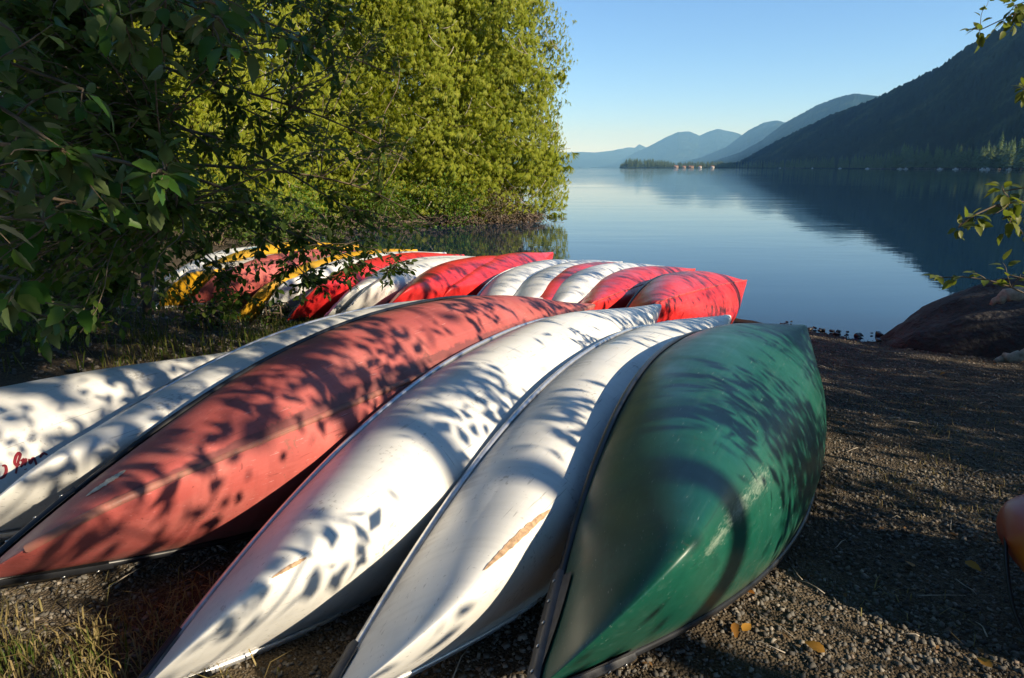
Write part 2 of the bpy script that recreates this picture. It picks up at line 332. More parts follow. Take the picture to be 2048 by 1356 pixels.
ridge('mountain', [(1440, 334, 5200), (1480, 322, 5000), (1560, 277, 4300), (1650, 234, 3700), (1740, 201, 3200), (1800, 170, 2900), (1850, 146, 2650), (1900, 106, 2450), (1950, 80, 2250), (2000, 45, 2050), (2048, 20, 1900), (2180, -40, 1600), (2300, 60, 1300), (2450, 220, 1100), (2560, 320, 950)], [(1440, 4000), (1600, 2350), (1770, 1360), (2048, 800), (2560, 600)], nu=560, far=.65)
ridge('mountain', [(1330, 335, 6800), (1400, 331, 6600), (1480, 305, 6300), (1520, 282, 6100), (1560, 250, 5900), (1620, 217, 5600), (1660, 202, 5400), (1690, 195, 5300), (1720, 198, 5200), (1780, 205, 5000), (1900, 215, 4800)], [(1330, 4600), (1560, 3400), (1900, 3000)], far=1.2)
ridge('mountain', [(1260, 336, 10000), (1330, 330, 9800), (1400, 316, 9500), (1450, 295, 9300), (1490, 264, 9100), (1520, 249, 9000), (1545, 245, 8900), (1580, 254, 8800), (1700, 270, 8500)], [(1260, 7500), (1700, 6500)], nu=260, far=1.25)
ridge('mountain', [(1180, 336, 14500), (1235, 324, 14000), (1265, 308, 14000), (1300, 292, 13800), (1330, 276, 13600), (1352, 267, 13500), (1375, 266, 13500), (1395, 274, 13400), (1412, 266, 13400), (1430, 261, 13300), (1465, 268, 13200), (1500, 280, 13000), (1620, 300, 13000)], [(1180, 11500), (1620, 10500)], nu=260, far=1.25)
ridge('mountain', [(950, 322, 22000), (1060, 310, 22000), (1130, 306, 22000), (1165, 305, 22000), (1190, 306, 22000), (1225, 302, 22000), (1255, 296, 22000), (1268, 297, 22000), (1276, 290, 22000), (1290, 296, 22000), (1330, 305, 22000), (1500, 318, 22000)], [(950, 17000), (1500, 17000)], nu=260, teeth=4)

# haze: even, pale air over the lake
m_haze = bpy.data.materials.new('haze_air'); m_haze.use_nodes = True; t = m_haze.node_tree; t.nodes.remove(t.nodes['Principled BSDF'])
pv = t.nodes.new('ShaderNodeVolumePrincipled'); pv.inputs['Color'].default_value = (.24, .58, 1., 1); pv.inputs['Density'].default_value = 6.6e-5; pv.inputs['Absorption Color'].default_value = (1, 1, 1, 1); pv.inputs['Anisotropy'].default_value = 0.0
t.links.new(pv.outputs[0], t.nodes['Material Output'].inputs['Volume'])
hx, hy0, hy1, hz0, hz1 = 13500, -250, 25600, -5, 1250
HV = [(x, y, z) for x in (-hx, hx) for y in (hy0, hy1) for z in (hz0, hz1)]
o = obj('haze', mesh_np('haze', HV, [(0, 1, 3, 2), (4, 6, 7, 5), (0, 4, 5, 1), (2, 3, 7, 6), (0, 2, 6, 4), (1, 5, 7, 3)], m_haze)); tag(o, kind='stuff', label='pale blue air over the far lake and hills')

# ------------------------------------------------------------------ canoes
NU, NV = 97, 17
def hull_fn(L, B, D, rise, a, ex=.95, nmid=2.5, nend=1.35, rock=.04, fl=.22):
    s0 = .80
    def f(u, w):
        """u -1..1 along, w -1 left rim .. 0 keel .. 1 right rim; keel up"""
        u = np.asarray(u, float); w = np.asarray(w, float); s = np.abs(u); sg = np.sign(u)
        hw = B/2*np.clip(1-s**2.2, 0, 1); Gx = L/2*u; Gz = -rise*s**2.6; xs = L/2-a; d0 = D-rock
        th = np.clip((s-s0)/(1-s0), 0, 1)*np.pi/2
        Kx = np.where(s < s0, xs*s/s0, xs+a*np.sin(th)**ex)*sg
        Kz = np.where(s < s0, D-rock*(s/s0)**2.5, -rise+(d0+rise)*np.clip(np.cos(th), 0, 1)**ex)
        n = nend+(nmid-nend)*(1-s**1.6); ph = (1-np.abs(w))*np.pi/2
        c = np.clip(np.cos(ph), 0, 1)**(2/n); si = np.clip(np.sin(ph), 0, 1)**(2/n)
        return np.stack([Gx+(Kx-Gx)*si, -np.sign(w)*hw*c*(1-fl*si), Gz+(Kz-Gz)*si], -1)
    def off(u, w, e):
        h = 1e-3; p = f(u, w)
        u1 = np.clip(np.asarray(u)+h, -1, 1); u0 = np.clip(np.asarray(u)-h, -1, 1); w1 = np.clip(np.asarray(w)+h*4, -1, 1); w0 = np.clip(np.asarray(w)-h*4, -1, 1)
        nn = np.cross(f(u1, w)-f(u0, w), f(u, w1)-f(u, w0)); nn = -nn/(np.linalg.norm(nn, axis=-1)[..., None]+1e-12)
        # outward = away from the hull's middle line
        mid = p.copy(); mid[..., 1] = 0; mid[..., 2] = -.1; mid[..., 0] *= .9
        nn = np.where(((p-mid)*nn).sum(-1)[..., None] < 0, -nn, nn)
        return p+nn*e
    return f, off
def ribbon(off, pts, wid, e=.003):
    """stroke on the hull surface through (u,w) points; width in metres"""
    P = np.array(pts, float)
    tt = np.linspace(0, len(P)-1, (len(P)-1)*5+1); u = np.interp(tt, np.arange(len(P)), P[:, 0]); w = np.interp(tt, np.arange(len(P)), P[:, 1])
    if len(P) > 2:
        k = np.array([.25, .5, .25])
        for _ in range(3):
            u[1:-1] = np.convolve(u, k, 'valid'); w[1:-1] = np.convolve(w, k, 'valid')
    C = off(u, w, e); T = np.gradient(C, axis=0); Nn = C-off(u, w, 0); Bn = np.cross(T, Nn); Bn /= np.linalg.norm(Bn, axis=1)[:, None]+1e-12
    th = np.sin(np.linspace(.25, np.pi-.25, len(C)))*.5+.55
    V = np.concatenate([C+Bn*wid/2*th[:, None], C-Bn*wid/2*th[:, None]]); n = len(C)
    return V, np.array([(i, i+1, n+i+1, n+i) for i in range(n-1)])
def patch(off, u0, w0, u1, w1, wid, e=.002, seed=0, n=26, m=5):
    """ragged-edged patch along the line (u0,w0)-(u1,w1) on the hull"""
    r = np.random.default_rng(seed); t = np.linspace(0, 1, n); u = u0+(u1-u0)*t; w = w0+(w1-w0)*t
    env = np.clip(np.sin(np.pi*t), 0, 1)**.55
    a = wid*env*(.75+.5*r.random(n)); bb = wid*env*(.75+.5*r.random(n))
    V = []
    for j in range(m):
        q = j/(m-1); ww = w-a+(a+bb)*q
        V.append(off(u+.004*r.standard_normal(n)*0, np.clip(ww, -1, 1), e))
    V = np.array(V); return V.reshape(-1, 3), grid_faces(m, n)
def make_canoe(P, label, group, hmat, rim, capm=None, caplen=.07, rivets=0, keel=None, seed=0, a=None, band=None, ex=.95):
    x, y, z, yaw, pit, roll, L, B, D, rise, aa = P
    if a: aa = a
    Rm = rot_np(yaw, pit, roll); M = Matrix([[*Rm[0], x], [*Rm[1], y], [*Rm[2], z], [0, 0, 0, 1]])
    root = empty('canoe', M=M); tag(root, label, 'canoe', group)
    f, off = hull_fn(L, B, D, rise, aa, ex)
    u = np.sin(np.linspace(-1, 1, NU)*np.pi/2*.82)/math.sin(np.pi/2*.82); w = np.linspace(-1, 1, 2*NV-1)
    U, Wd = np.meshgrid(u, w, indexing='ij')
    r = np.random.default_rng(100+seed); ph = r.random(6)*6.28
    # hand-laid hull: slow waviness of a few millimetres
    wob = .0028*(np.sin(U*7+Wd*3+ph[0])+np.sin(U*13-Wd*5+ph[1])*.6+np.sin(U*4+Wd*9+ph[2])*.7)*(1-np.abs(U)**6)
    V = np.where((np.abs(U) > .97)[..., None], f(U, Wd), off(U*.9999, Wd, 0.)+ (off(U*.9999, Wd, .01)-off(U*.9999, Wd, 0.))*100*wob[..., None])
    V[:, NV-1, 1] = 0
    # outer skin and an inner skin 7 mm inside it
    inn = f(U*.997, Wd); inn[..., 1] *= (1-.014/B*2*.5); inn[..., 2] -= .007*(1-np.abs(Wd))
    nv2 = len(w); F1 = grid_faces(NU, nv2); n = NU*nv2
    me = mesh_np('hull', np.concatenate([V.reshape(-1, 3), inn.reshape(-1, 3)]), np.concatenate([F1[:, ::-1], F1+n]), hmat, True)
    uvl = me.uv_layers.new(name='UVMap'); li = np.empty(len(me.loops), np.int32); me.loops.foreach_get('vertex_index', li)
    uvv = np.stack([(U.ravel()+1)/2, (Wd.ravel()+1)/2], -1); uvv = np.concatenate([uvv, uvv]); uvl.data.foreach_set('uv', uvv[li].astype(np.float32).ravel())
    hull = obj('hull', me, root)
    if band:
        bm_, u0b, u1b, w0b, w1b = band
        Ub, Wb = np.meshgrid(np.linspace(u0b, u1b, 60), np.linspace(w0b, w1b, 6), indexing='ij')
        obj('colour_band', mesh_np('colour_band', off(Ub, Wb, .003).reshape(-1, 3), grid_faces(60, 6), bm_, True), hull)
    # rims
    for sd in (-1, 1):
        ug = np.linspace(-.995, .995, 81); G = f(ug, np.full(81, float(sd)*.9999))
        out = np.array([0, -sd, 0.]); upv = np.array([0, 0, 1.])
        sec = [(-.006, -.012), (.008, -.015), (.017, -.009), (.019, .006), (.013, .017), (.002, .019), (-.006, .010)]
        Vg = np.stack([G+out*p+upv*q for p, q in sec], 1); k = len(sec)
        Fg = [(i*k+j, i*k+(j+1) % k, (i+1)*k+(j+1) % k, (i+1)*k+j) for i in range(80) for j in range(k)]
        obj('gunwale', mesh_np('gunwale', Vg.reshape(-1, 3), Fg, rim, True), root)
    # end caps
    cm = capm or rim
    for e in (-1, 1):
        uu = e*np.linspace(1-caplen, .9995, 16); parts = []
        for sd in (-1, 1):
            ww = np.linspace(1, .72, 6)
            Uc, Wc = np.meshgrid(uu, ww, indexing='ij'); taper = .72+.0*Uc
            Wc = 1-(1-Wc)*np.clip(.55+.45*(1-(1-np.abs(Uc))/caplen), 0, 1)
            parts.append((off(Uc, sd*Wc, .008).reshape(-1, 3), grid_faces(16, 6)))
            Gr = f(uu, np.full(16, sd*.9999)); out = np.array([0, -sd, 0.])
            lip = np.stack([Gr+out*.010+np.array([0, 0, .020]), Gr+out*.026+np.array([0, 0, .012]), Gr+out*.026+np.array([0, 0, -.020]), Gr+np.array([0, 0, -.022]), Gr*np.array([1, .0, 1])+np.array([0, 0, -.022])], 1)
            parts.append((lip.reshape(-1, 3), grid_faces(16, 5)))
        tip = f(np.array(e*1.0), np.array(1.))
        nose = tube([tip+np.array([-e*.05, 0, -.018]), tip+np.array([e*.0, 0, -.016]), tip+np.array([e*.022, 0, -.004])], [.028, .026, .012], 8); parts.append(nose)
        vc, fc = join(parts); cap = obj('end_cap', mesh_np('end_cap', vc, fc, cm, True), root)
        if rivets and e == -1:
            for sd in (-1, 1):
                for q in np.linspace(.12, .93, rivets):
                    c = f(np.array(e*(1-caplen*(1-q))), np.array(sd*.9999))+np.array([0, -sd*.026, .002])
                    v_, f_ = tube([c, c+np.array([0, -sd*.004, 0])], [.0075, .005], 8); obj('rivet', mesh_np('rivet', v_, f_, M_RIVET, True), cap)
    if keel:
        kw, kh, km = keel; uk = np.linspace(-.93, .93, 90); K = f(uk, np.zeros(90)); K2 = f(np.clip(uk+.002, -1, 1), np.zeros(90))
        T = K2-K; T /= np.linalg.norm(T, axis=1)[:, None]; Nn = np.cross(T, np.array([0, 1., 0])); Nn *= np.sign(Nn[:, 2:3]+1e-9)
        Yv = np.array([0, 1., 0]); sec = [(-kw, -.004), (-kw*.6, kh), (kw*.6, kh), (kw, -.004)]
        Vk = np.stack([K+Yv*p+Nn*q for p, q in sec], 1)
        obj('keel_strip', mesh_np('keel_strip', Vk.reshape(-1, 3), grid_faces(90, 4), km, True), root)
    return root, hull, f, off
CP = {
'F0': [-2.648, 2.202, 0.73, 1.202, -0.003, 0.6, 4.991, 0.89, 0.23, 0.069, 0.417],
'F1': [-0.848, 4.363, 0.748, 1.13, 0.045, 0.825, 4.928, 0.888, 0.315, 0.198, 0.241],
'F2': [-0.446, 3.952, 0.807, 1.119, 0.046, 0.994, 4.881, 0.955, 0.336, 0.24, 0.293],
'F3': [0.174, 3.812, 0.725, 1.132, 0.02, 0.785, 5.089, 0.889, 0.309, 0.259, 0.263],
'F4': [0.761, 3.756, 0.69, 1.118, 0.035, 0.79, 5.159, 0.848, 0.294, 0.24, 0.305],
'F5': [1.287, 3.533, 0.724, 1.098, 0.078, 0.687, 4.813, 1.059, 0.335, 0.222, 0.265],
'P1': [-2.831, 9.619, 0.536, 1.328, 0.083, 0.707, 5.006, 0.864, 0.336, 0.199, 0.281],
'R2': [-1.617, 9.369, 0.487, 1.295, 0.05, 0.701, 4.957, 0.885, 0.337, 0.208, 0.282],
'R3': [-0.506, 9.183, 0.463, 1.231, 0.06, 0.722, 4.925, 0.895, 0.341, 0.202, 0.281],
'R4': [-0.138, 9.848, 0.396, 1.253, 0.028, 0.592, 4.9, 0.918, 0.346, 0.201, 0.281],
'R5': [0.975, 8.66, 0.432, 1.175, 0.039, 0.755, 4.898, 0.894, 0.333, 0.204, 0.285],
'R6': [1.668, 8.539, 0.401, 1.096, 0.06, 0.697, 4.901, 0.923, 0.349, 0.201, 0.283],
'R7': [2.239, 8.019, 0.43, 1.064, 0.101, 0.759, 4.866, 0.956, 0.331, 0.218, 0.289],
'W1': [-3.925, 9.942, 0.538, 1.492, 0.048, 0.654, 4.912, 0.864, 0.33, 0.199, 0.281],
'W2': [-1.973, 9.541, 0.468, 1.261, 0.046, 0.531, 4.896, 0.924, 0.347, 0.2, 0.281],
'W3': [-1.216, 9.334, 0.454, 1.281, 0.053, 0.693, 4.935, 0.855, 0.335, 0.204, 0.282],
'W4': [-0.898, 9.251, 0.467, 1.241, 0.079, 0.731, 4.939, 0.876, 0.325, 0.203, 0.282],
'W5': [0.32, 8.965, 0.419, 1.25, 0.032, 0.713, 4.884, 0.865, 0.337, 0.198, 0.285],
'W6': [0.775, 8.764, 0.433, 1.195, 0.034, 0.755, 4.884, 0.888, 0.351, 0.207, 0.272],
'W7': [1.266, 8.531, 0.443, 1.119, 0.049, 0.772, 4.913, 0.917, 0.336, 0.205, 0.283],
'Y1': [-3.398, 9.946, 0.57, 1.385, 0.047, 0.73, 4.961, 0.899, 0.35, 0.199, 0.261],
'Y2': [-3.188, 9.644, 0.502, 1.318, 0.078, 0.611, 5.057, 0.834, 0.35, 0.183, 0.28],
'Y3': [-2.36, 9.552, 0.492, 1.34, 0.029, 0.666, 5.002, 0.838, 0.347, 0.213, 0.28],
}
GF = 'canoes overturned in the front row'; GB = 'canoes overturned in the back row by the water'
DEF = {   # key: label, hull, rim, extra
'F0': ('white overturned canoe with red upside-down lettering, leftmost of the front row', GF, MW, M_WRIM, {}),
'F1': ('white overturned canoe lying between the lettered white canoe and the faded red one', GF, MW, M_ALU, {}),
'F2': ('large faded salmon-red overturned canoe with black rim, front row', GF, MP, M_BLACK, dict(capm=M_BLACK, caplen=.14, rivets=4, keel=(.014, .006, MP))),
'F3': ('white overturned canoe in front row right beside the faded red one, short brown scrape', GF, MW, M_ALU, dict(capm=M_BLACK)),
'F4': ('white overturned canoe in front row beside the green one, long brown scrape on bow', GF, MW, M_ALU, dict(capm=M_GREYCAP)),
'F5': ('dark green overturned canoe with black rim, rightmost of the front row', GF, MG, M_BLACK, dict(capm=M_GREYCAP, caplen=.13, rivets=5, ex=1.12)),
'R7': ('bright red overturned canoe with sharp keel ridge, rightmost of back row at the water', GB, MR, M_BLACK, dict(keel=(.012, .012, MR), a=.2, ex=.88)),
'R6': ('bright red overturned canoe with keel ridge, second from the right in the back row', GB, MR, M_BLACK, dict(keel=(.012, .010, MR), a=.2, ex=.88)),
'W7': ('white overturned canoe in back row just left of the two keel-ridged red canoes', GB, MW, M_WRIM, {}),
'R5': ('narrow strip of red overturned canoe squeezed between two white ones, back row right', GB, MR, M_BLACK, {}),
'W6': ('white overturned canoe in back row whose pale tip sticks out over the water', GB, MW, M_ALU, {}),
'W5': ('white overturned canoe in back row leaning against the tall red canoe on its left', GB, MW, M_WRIM, {}),
'R4': ('red overturned canoe in back row standing highest, its red tip against the tree reflection', GB, MR, M_BLACK, dict(a=.22, ex=.9)),
'R3': ('red overturned canoe with black rim, left of the highest red canoe, back row', GB, MR, M_BLACK, {}),
'W4': ('white overturned canoe in back row directly left of the pair of red canoes', GB, MW, M_ALU, {}),
'W3': ('white overturned canoe in back row to the right of the red canoe with black bow', GB, MW, M_WRIM, {}),
'R2': ('red overturned canoe with black-capped bow, half behind leaves in back row', GB, MR, M_BLACK, dict(capm=M_BLACK, caplen=.10)),
'W2': ('white overturned canoe with small blue emblem on its bow, back row', GB, MWD, M_WRIM, {}),
'Y3': ('yellow overturned canoe with sky sheen painted white on its worn upper side, between faded red and emblem canoes', GB, MY, M_WRIM, dict(band=(MWD, -.97, .2, -.97, -.45))),  # white band paints in sky sheen over a worn strip
'P1': ('faded red overturned canoe behind leaves in the back row', GB, MP, M_BLACK, {}),
'Y2': ('yellow overturned canoe with pale band, directly left of the faded red in back row', GB, MY, M_WRIM, dict(band=(MWD, -.9, .0, -.3, .1))),
'Y1': ('yellow overturned canoe with white rim and blue patches, behind leaves at back left', GB, MY, M_WRIM, dict(band=(MWD, -.3, .97, -.98, -.86))),
'W1': ('white overturned canoe at the far left end of the back row, under shrubs', GB, MWD, M_WRIM, {}),
}
CAN = {}
for i, (k, (lab, grp, hm, rim, kw)) in enumerate(DEF.items()):
    CAN[k] = make_canoe(CP[k], lab, grp, hm, rim, seed=i, **kw)
def part(k, name, vf, m, label=None):
    o = obj(name, mesh_np(name, vf[0], vf[1], m, True), CAN[k][1])
    if label: o['label'] = label
    return o
of3 = CAN['F3'][3]; of4 = CAN['F4'][3]; of0 = CAN['F0'][3]; of2 = CAN['F2'][3]; ofw = CAN['W2'][3]; ofy = CAN['Y1'][3]; of5 = CAN['F5'][3]
part('F3', 'scrape', patch(of3, -.830, -.035, -.782, .04, .040, seed=3), M_SCRAPE, 'brown scrape through the white skin')
part('F4', 'scrape', patch(of4, -.80, -.105, -.65, .0, .045, seed=4), M_SCRAPE, 'long brown scrape through the white skin')
LET = [[(.235, .405), (.245, .33), (.2583, .26), (.2567, .24), (.25, .26), (.2417, .31), (.2417, .345), (.2483, .34)], [(.2517, .32), (.2583, .31), (.2567, .33), (.2517, .35), (.2467, .37)], [(.2617, .315), (.2533, .37)], [(.2517, .4), (.2518, .408)],
       [(.265, .33), (.2617, .38), (.27, .34), (.2733, .34), (.27, .425)], [(.295, .365), (.2917, .335), (.2867, .34), (.2817, .36)], [(.21, .39), (.2167, .39), (.225, .35), (.2283, .3), (.2233, .295)]]
lv = [ribbon(of0, s, .012, .0025) for s in LET]
part('F0', 'lettering', join(lv), M_INK, 'dark red script lettering, upside down')
part('F2', 'sticker', patch(of2, -.857, -.47, -.803, -.475, .05, e=.0025, seed=9), M_STICK, 'worn pale sticker')
part('W2', 'emblem', patch(ofw, -.928, -.90, -.885, -.84, .07, e=.003, seed=5, m=6), M_BLUE, 'small blue emblem')
part('Y1', 'patch', patch(ofy, -.35, -.6, -.22, -.55, .09, e=.003, seed=15), M_BLUE, 'blue patch')
part('Y1', 'patch', patch(ofy, .35, -.75, .45, -.7, .09, e=.003, seed=16), M_BLUE, 'blue patch')

# ------------------------------------------------------------------ foliage tools
def unit(v): return v/(np.linalg.norm(v, axis=-1, keepdims=True)+1e-9)
def leaf_tmpl(n=4, wid=.52, fold=.10, curl=.12, serr=0.):
    """ovate leaf, length 1 along +x, midrib folded, tip curling down"""
    xs = np.linspace(0, 1, n+2); h = wid/2*np.sin(np.pi*xs**.8)**.9; h[0] = 0; h[-1] = 0
    if serr: h[1:-1] *= 1+serr*np.where(np.arange(n) % 2, 1, -1)
    z = -curl*xs**2
    V = [(xs[0], 0, z[0])]
    for i in range(1, n+1): V += [(xs[i], 0, z[i]-.0), (xs[i], h[i], z[i]+fold*h[i]*2), (xs[i], -h[i], z[i]+fold*h[i]*2)]
    V.append((1, 0, z[-1])); e = len(V)-1; F = [(0, 1, 2), (0, 3, 1)]
    for i in range(n-1):
        a = 1+3*i; b = a+3; F += [(a, b, b+1), (a, b+1, a+1), (a, a+2, b+2), (a, b+2, b)]
    a = 1+3*(n-1); F += [(a, e, a+1), (a, a+2, e)]
    return np.array(V), np.array(F)
def frames(ax, nr):
    ax = unit(ax); y = unit(np.cross(nr, ax)); z = np.cross(ax, y); return np.stack([ax, y, z], -1)
def batch(tm, pos, ax, nr, sc):
    V, F = tm; Rm = frames(ax, nr); W_ = np.einsum('nij,kj->nki', Rm, V)*np.asarray(sc)[:, None, None]+pos[:, None]
    Fk = F[None]+(np.arange(len(pos))*len(V))[:, None, None]
    return W_.reshape(-1, 3), Fk.reshape(-1, F.shape[1])
def keep_out(P):
    """True where a leaf stays clear of the view"""
    x, y, z = proj(P); return ~((z > -.3) & (x < 2130) & (x > -80) & (y > -90) & (y < 1450)) & (np.linalg.norm(P-np.array([0, 0, CAM_H]), axis=1) > 1.2)
def bez(a, b, sag, n=10, wob=.0, r=None):
    t = np.linspace(0, 1, n)[:, None]; p = a+(b-a)*t; p = p+np.array([0, 0, 1.])*sag*4*t*(1-t)
    if wob and r is not None:
        k = r.standard_normal((4, 3))*wob
        p = p+(k[0]*np.sin(3.1*t)+k[1]*np.sin(6.3*t)*.5+k[2]*np.sin(9.4*t)*.3)
    return p
def base_z(x, y): return float(ground_h(np.array([x]), np.array([y]))[0])
T_LEAF = leaf_tmpl(3); T_NEAR = [leaf_tmpl(8, .56, .12, .10+.1*i, .09) for i in range(4)]
T_SIMPLE = (np.array([(0, 0, 0), (.4, .27, .04), (1, 0, -.1), (.4, -.27, .04)]), np.array([(0, 1, 2, 3)]))

def leafy_thing(name, label, cat, trunks, limbs, targets, leafm, twigm, size, per, tmpls, seed, objs=300, trunkm=M_BARK, droop=.5, group=None, leafspan=.55, fmat=None):
    """trunk(s) > limbs > twigs to each target > leaves; the leaves that show largest become objects of their own"""
    r = np.random.default_rng(seed); root = empty(name, trunks[0][0][0]); inv = -np.array(trunks[0][0][0]); tag(root, label, cat, group)
    for pts, rad in trunks:
        v, f = tube(np.array(pts)+inv, rad, 9); obj('trunk', mesh_np('trunk', v, f, trunkm, True), root)
    for pts, rad in limbs:
        v, f = tube(np.array(pts)+inv, rad, 6); obj('limb', mesh_np('limb', v, f, twigm, True), root)
    LP = np.concatenate([np.array(p)[1:] for p, _ in (limbs or trunks)])
    tw = []; pos = []; ax = []; nr = []; sc = []
    for T in targets:
        d = np.linalg.norm(LP-T, axis=1)+r.random(len(LP))*.25; q = LP[d.argmin()]
        L = np.linalg.norm(T-q); C = bez(q, T, .06*L, 9, .05*L, r); tw.append(tube(C, np.linspace(.0045, .0016, 9)*min(1.5, .6+L*.6), 4))
        td = unit(np.gradient(C, axis=0)); seg = np.linspace(max(0, 1-leafspan/max(L, .05)), 1, per)
        for k, s_ in enumerate(seg):
            i = s_*8; i0 = min(7, int(i)); c = C[i0]+(C[i0+1]-C[i0])*(i-i0); t_ = td[i0]
            side = np.cross(t_, [0, 0, 1.])*(1 if k % 2 else -1)
            a = unit(t_*.55+side*(.9 if s_ < .98 else .1)+np.array([0, 0, -droop])*r.random()+r.standard_normal(3)*.28)
            pos.append(c+a*.012); ax.append(a); nr.append(np.array([0, 0, 1.])+r.standard_normal(3)*.45); sc.append(size*(.55+.6*r.random()))
    if tw:
        v, f = join(tw); o = obj('twigs', mesh_np('twigs', v+inv, f, twigm, True), root); o['kind'] = 'stuff'
    pos = np.array(pos); ax = np.array(ax); nr = np.array(nr); sc = np.array(sc)
    x, y, z = proj(pos); vis = (z > .2) & (x > -20) & (x < 2068) & (y > -20) & (y < 1376)
    rank = np.where(vis, sc/np.maximum(z, .1), 0); order = np.argsort(-rank)
    big = order[:objs][rank[order[:objs]] > 0]; small = np.setdiff1d(np.arange(len(pos)), big)
    if len(big):
        mm = [mesh_np('leaf', V, F, leafm, True) for V, F in T_NEAR]; Rm = frames(ax[big], nr[big])
        for j, i in enumerate(big):
            o = bpy.data.objects.new('leaf', mm[j % len(mm)]); COL.objects.link(o); o.parent = root
            Mx = Matrix(Rm[j].tolist()).to_4x4(); Mx = Mx @ Matrix.Scale(float(sc[i]), 4); Mx.translation = Vector((pos[i]+inv).tolist()); o.matrix_local = Mx
    if len(small):
        v, f = batch(tmpls, pos[small]+inv, ax[small], nr[small], sc[small]); o = obj('foliage', mesh_np('foliage', v, f, fmat or leafm, True), root); o['kind'] = 'stuff'
    return root

# ------------------------------------------------------------------ trees to the right of the view (they shade the beach and canoes)
SUNV = S
def shade_targets(n, x, y, z, d, r):
    p = np.stack([r.uniform(*x, n), r.uniform(*y, n), r.uniform(*z, n)], -1); return p+SUNV*r.uniform(*d, n)[:, None]
r = np.random.default_rng(21)
hcx = r.uniform(2.2, 10, 900); HC = np.stack([hcx, r.uniform(-5, 4.5, 900), np.maximum(5.6, 3.3+.53*(hcx+3))+r.uniform(0, 3.5, 900)], -1)  # high crown clumps, out of view, added to cut skylight on the beach
SH = np.concatenate([
    shade_targets(390, (-2.8, 1.6), (1.4, 6.4), (.35, 1.15), (3.4, 5.6), r),
    shade_targets(900, (2.0, 5.2), (1.0, 7.6), (.1, .5), (4., 9), r),
    shade_targets(680, (-5.5, -2.4), (.8, 7.0), (1.0, 4.0), (8, 13), r),
    shade_targets(90, (-2.5, 2.8), (7.2, 11), (.3, .9), (6, 10), r),
    shade_targets(330, (4.6, 7.5), (5.8, 8.2), (.1, 1.1), (4.5, 7), r),
    shade_targets(175, (1.0, 2.2), (2.0, 6.0), (.3, .9), (3.0, 5.), r),
    shade_targets(85, (-5.2, -2.0), (4.6, 8.2), (.2, .5), (7, 12), r),
    HC])
_x, _y, _z = proj(SH); SH = SH[~((_z > 0) & (_x < 2230) & (_y > -200))]       # nothing of these crowns reaches into the view
HOLES = [((2.15, 3.0, 1.75), .45), ((2.0, 3.0, 1.55), .4), ((2.3, 3.0, 1.5), .4), ((2.35, 3.35, 1.25), .35), ((-.1, 2.1, .75), .42), ((.35, 2.0, .5), .4), ((.85, 2.0, .6), .35), ((1.5, 2.3, .4), .25), ((2.0, 4.1, .3), .18), ((2.3, 3.7, .3), .18), ((2.6, 3.3, .3), .18), ((2.3, 5.9, .2), .3), ((5.2, 7.2, .6), .3), ((5.0, 6.4, .4), .25), ((-1.6, 1.6, .5), .35), ((-.9, 2.4, .9), .2), ((.1, 3.4, 1.), .3), ((-.6, 4., 1.1), .3), ((.9, 4., 1.), .25)]  # gaps cut in the crowns along sun rays to light chosen spots
for hp, hr in HOLES:
    dlt = SH-np.array(hp); tt = dlt@SUNV; SH = SH[(np.linalg.norm(dlt-tt[:, None]*SUNV, axis=1) > hr+.06) | (SH[:, 2] > 5)]
RT = [((7.6, -2.6), 7.5, 'broadleaf tree beyond the right edge whose shade dapples the front canoes'), ((9.6, .6), 8.5, 'broadleaf tree beyond the right edge shading the beach behind the kayak'), ((11.2, 3.6), 9., 'broadleaf tree beyond the right edge behind the dark boulder')]
bases = np.array([b_[0] for b_ in RT]); own = np.linalg.norm(SH[:, None, :2]-bases[None], axis=2).argmin(1)
m_cl = 15
for i, (bs, H, lab) in enumerate(RT):
    cl = SH[own == i]; bz = base_z(*bs); b0 = np.array([bs[0], bs[1], bz-.1]); rr = np.random.default_rng(50+i)
    trunk = bez(b0, b0+np.array([.5, .3, H]), 0, 12, .12, rr); root = empty('broadleaf_tree', b0); tag(root, lab, 'tree', 'shade trees beyond the right edge')
    v, f = tube(trunk-b0, np.linspace(.17, .03, 12), 9); obj('trunk', mesh_np('trunk', v, f, M_BARK, True), root)
    parts = []
    net = [p for p in trunk[2:]]                      # each leaf clump hangs from the nearest wood already grown
    for c in cl[np.argsort(np.linalg.norm(cl-trunk[5], axis=1))]:
        A_ = np.array(net); q = A_[(np.linalg.norm(A_-c, axis=1)).argmin()]; net.append(c); parts.append(tube(bez(q, c, .03, 5, .03, rr), np.linspace(.009, .004, 5), 4))
    v, f = join(parts); o = obj('branches', mesh_np('branches', v-b0, f, M_TWIG, True), root); o['kind'] = 'stuff'
    n = len(cl)*m_cl; cc0 = np.repeat(cl, m_cl, 0); cc = cc0+rr.standard_normal((n, 3))*np.where(cc0[:, 2:] > 5, .34, np.where(np.arange(n)[:, None] % m_cl < 11, .17, .10))
    ko = keep_out(cc); cc = cc[ko]; cc0 = cc0[ko]; n = len(cc)
    a = rr.standard_normal((n, 3))+np.array([0, 0, -.5]); v, f = batch(T_SIMPLE, cc-b0, a, rr.standard_normal((n, 3)), (.08+.06*rr.random(n))*np.where(cc0[:, 2] > 5, 2.6, 1.))
    o = obj('crown', mesh_np('crown', v, f, L_ALDER), root); o['kind'] = 'stuff'

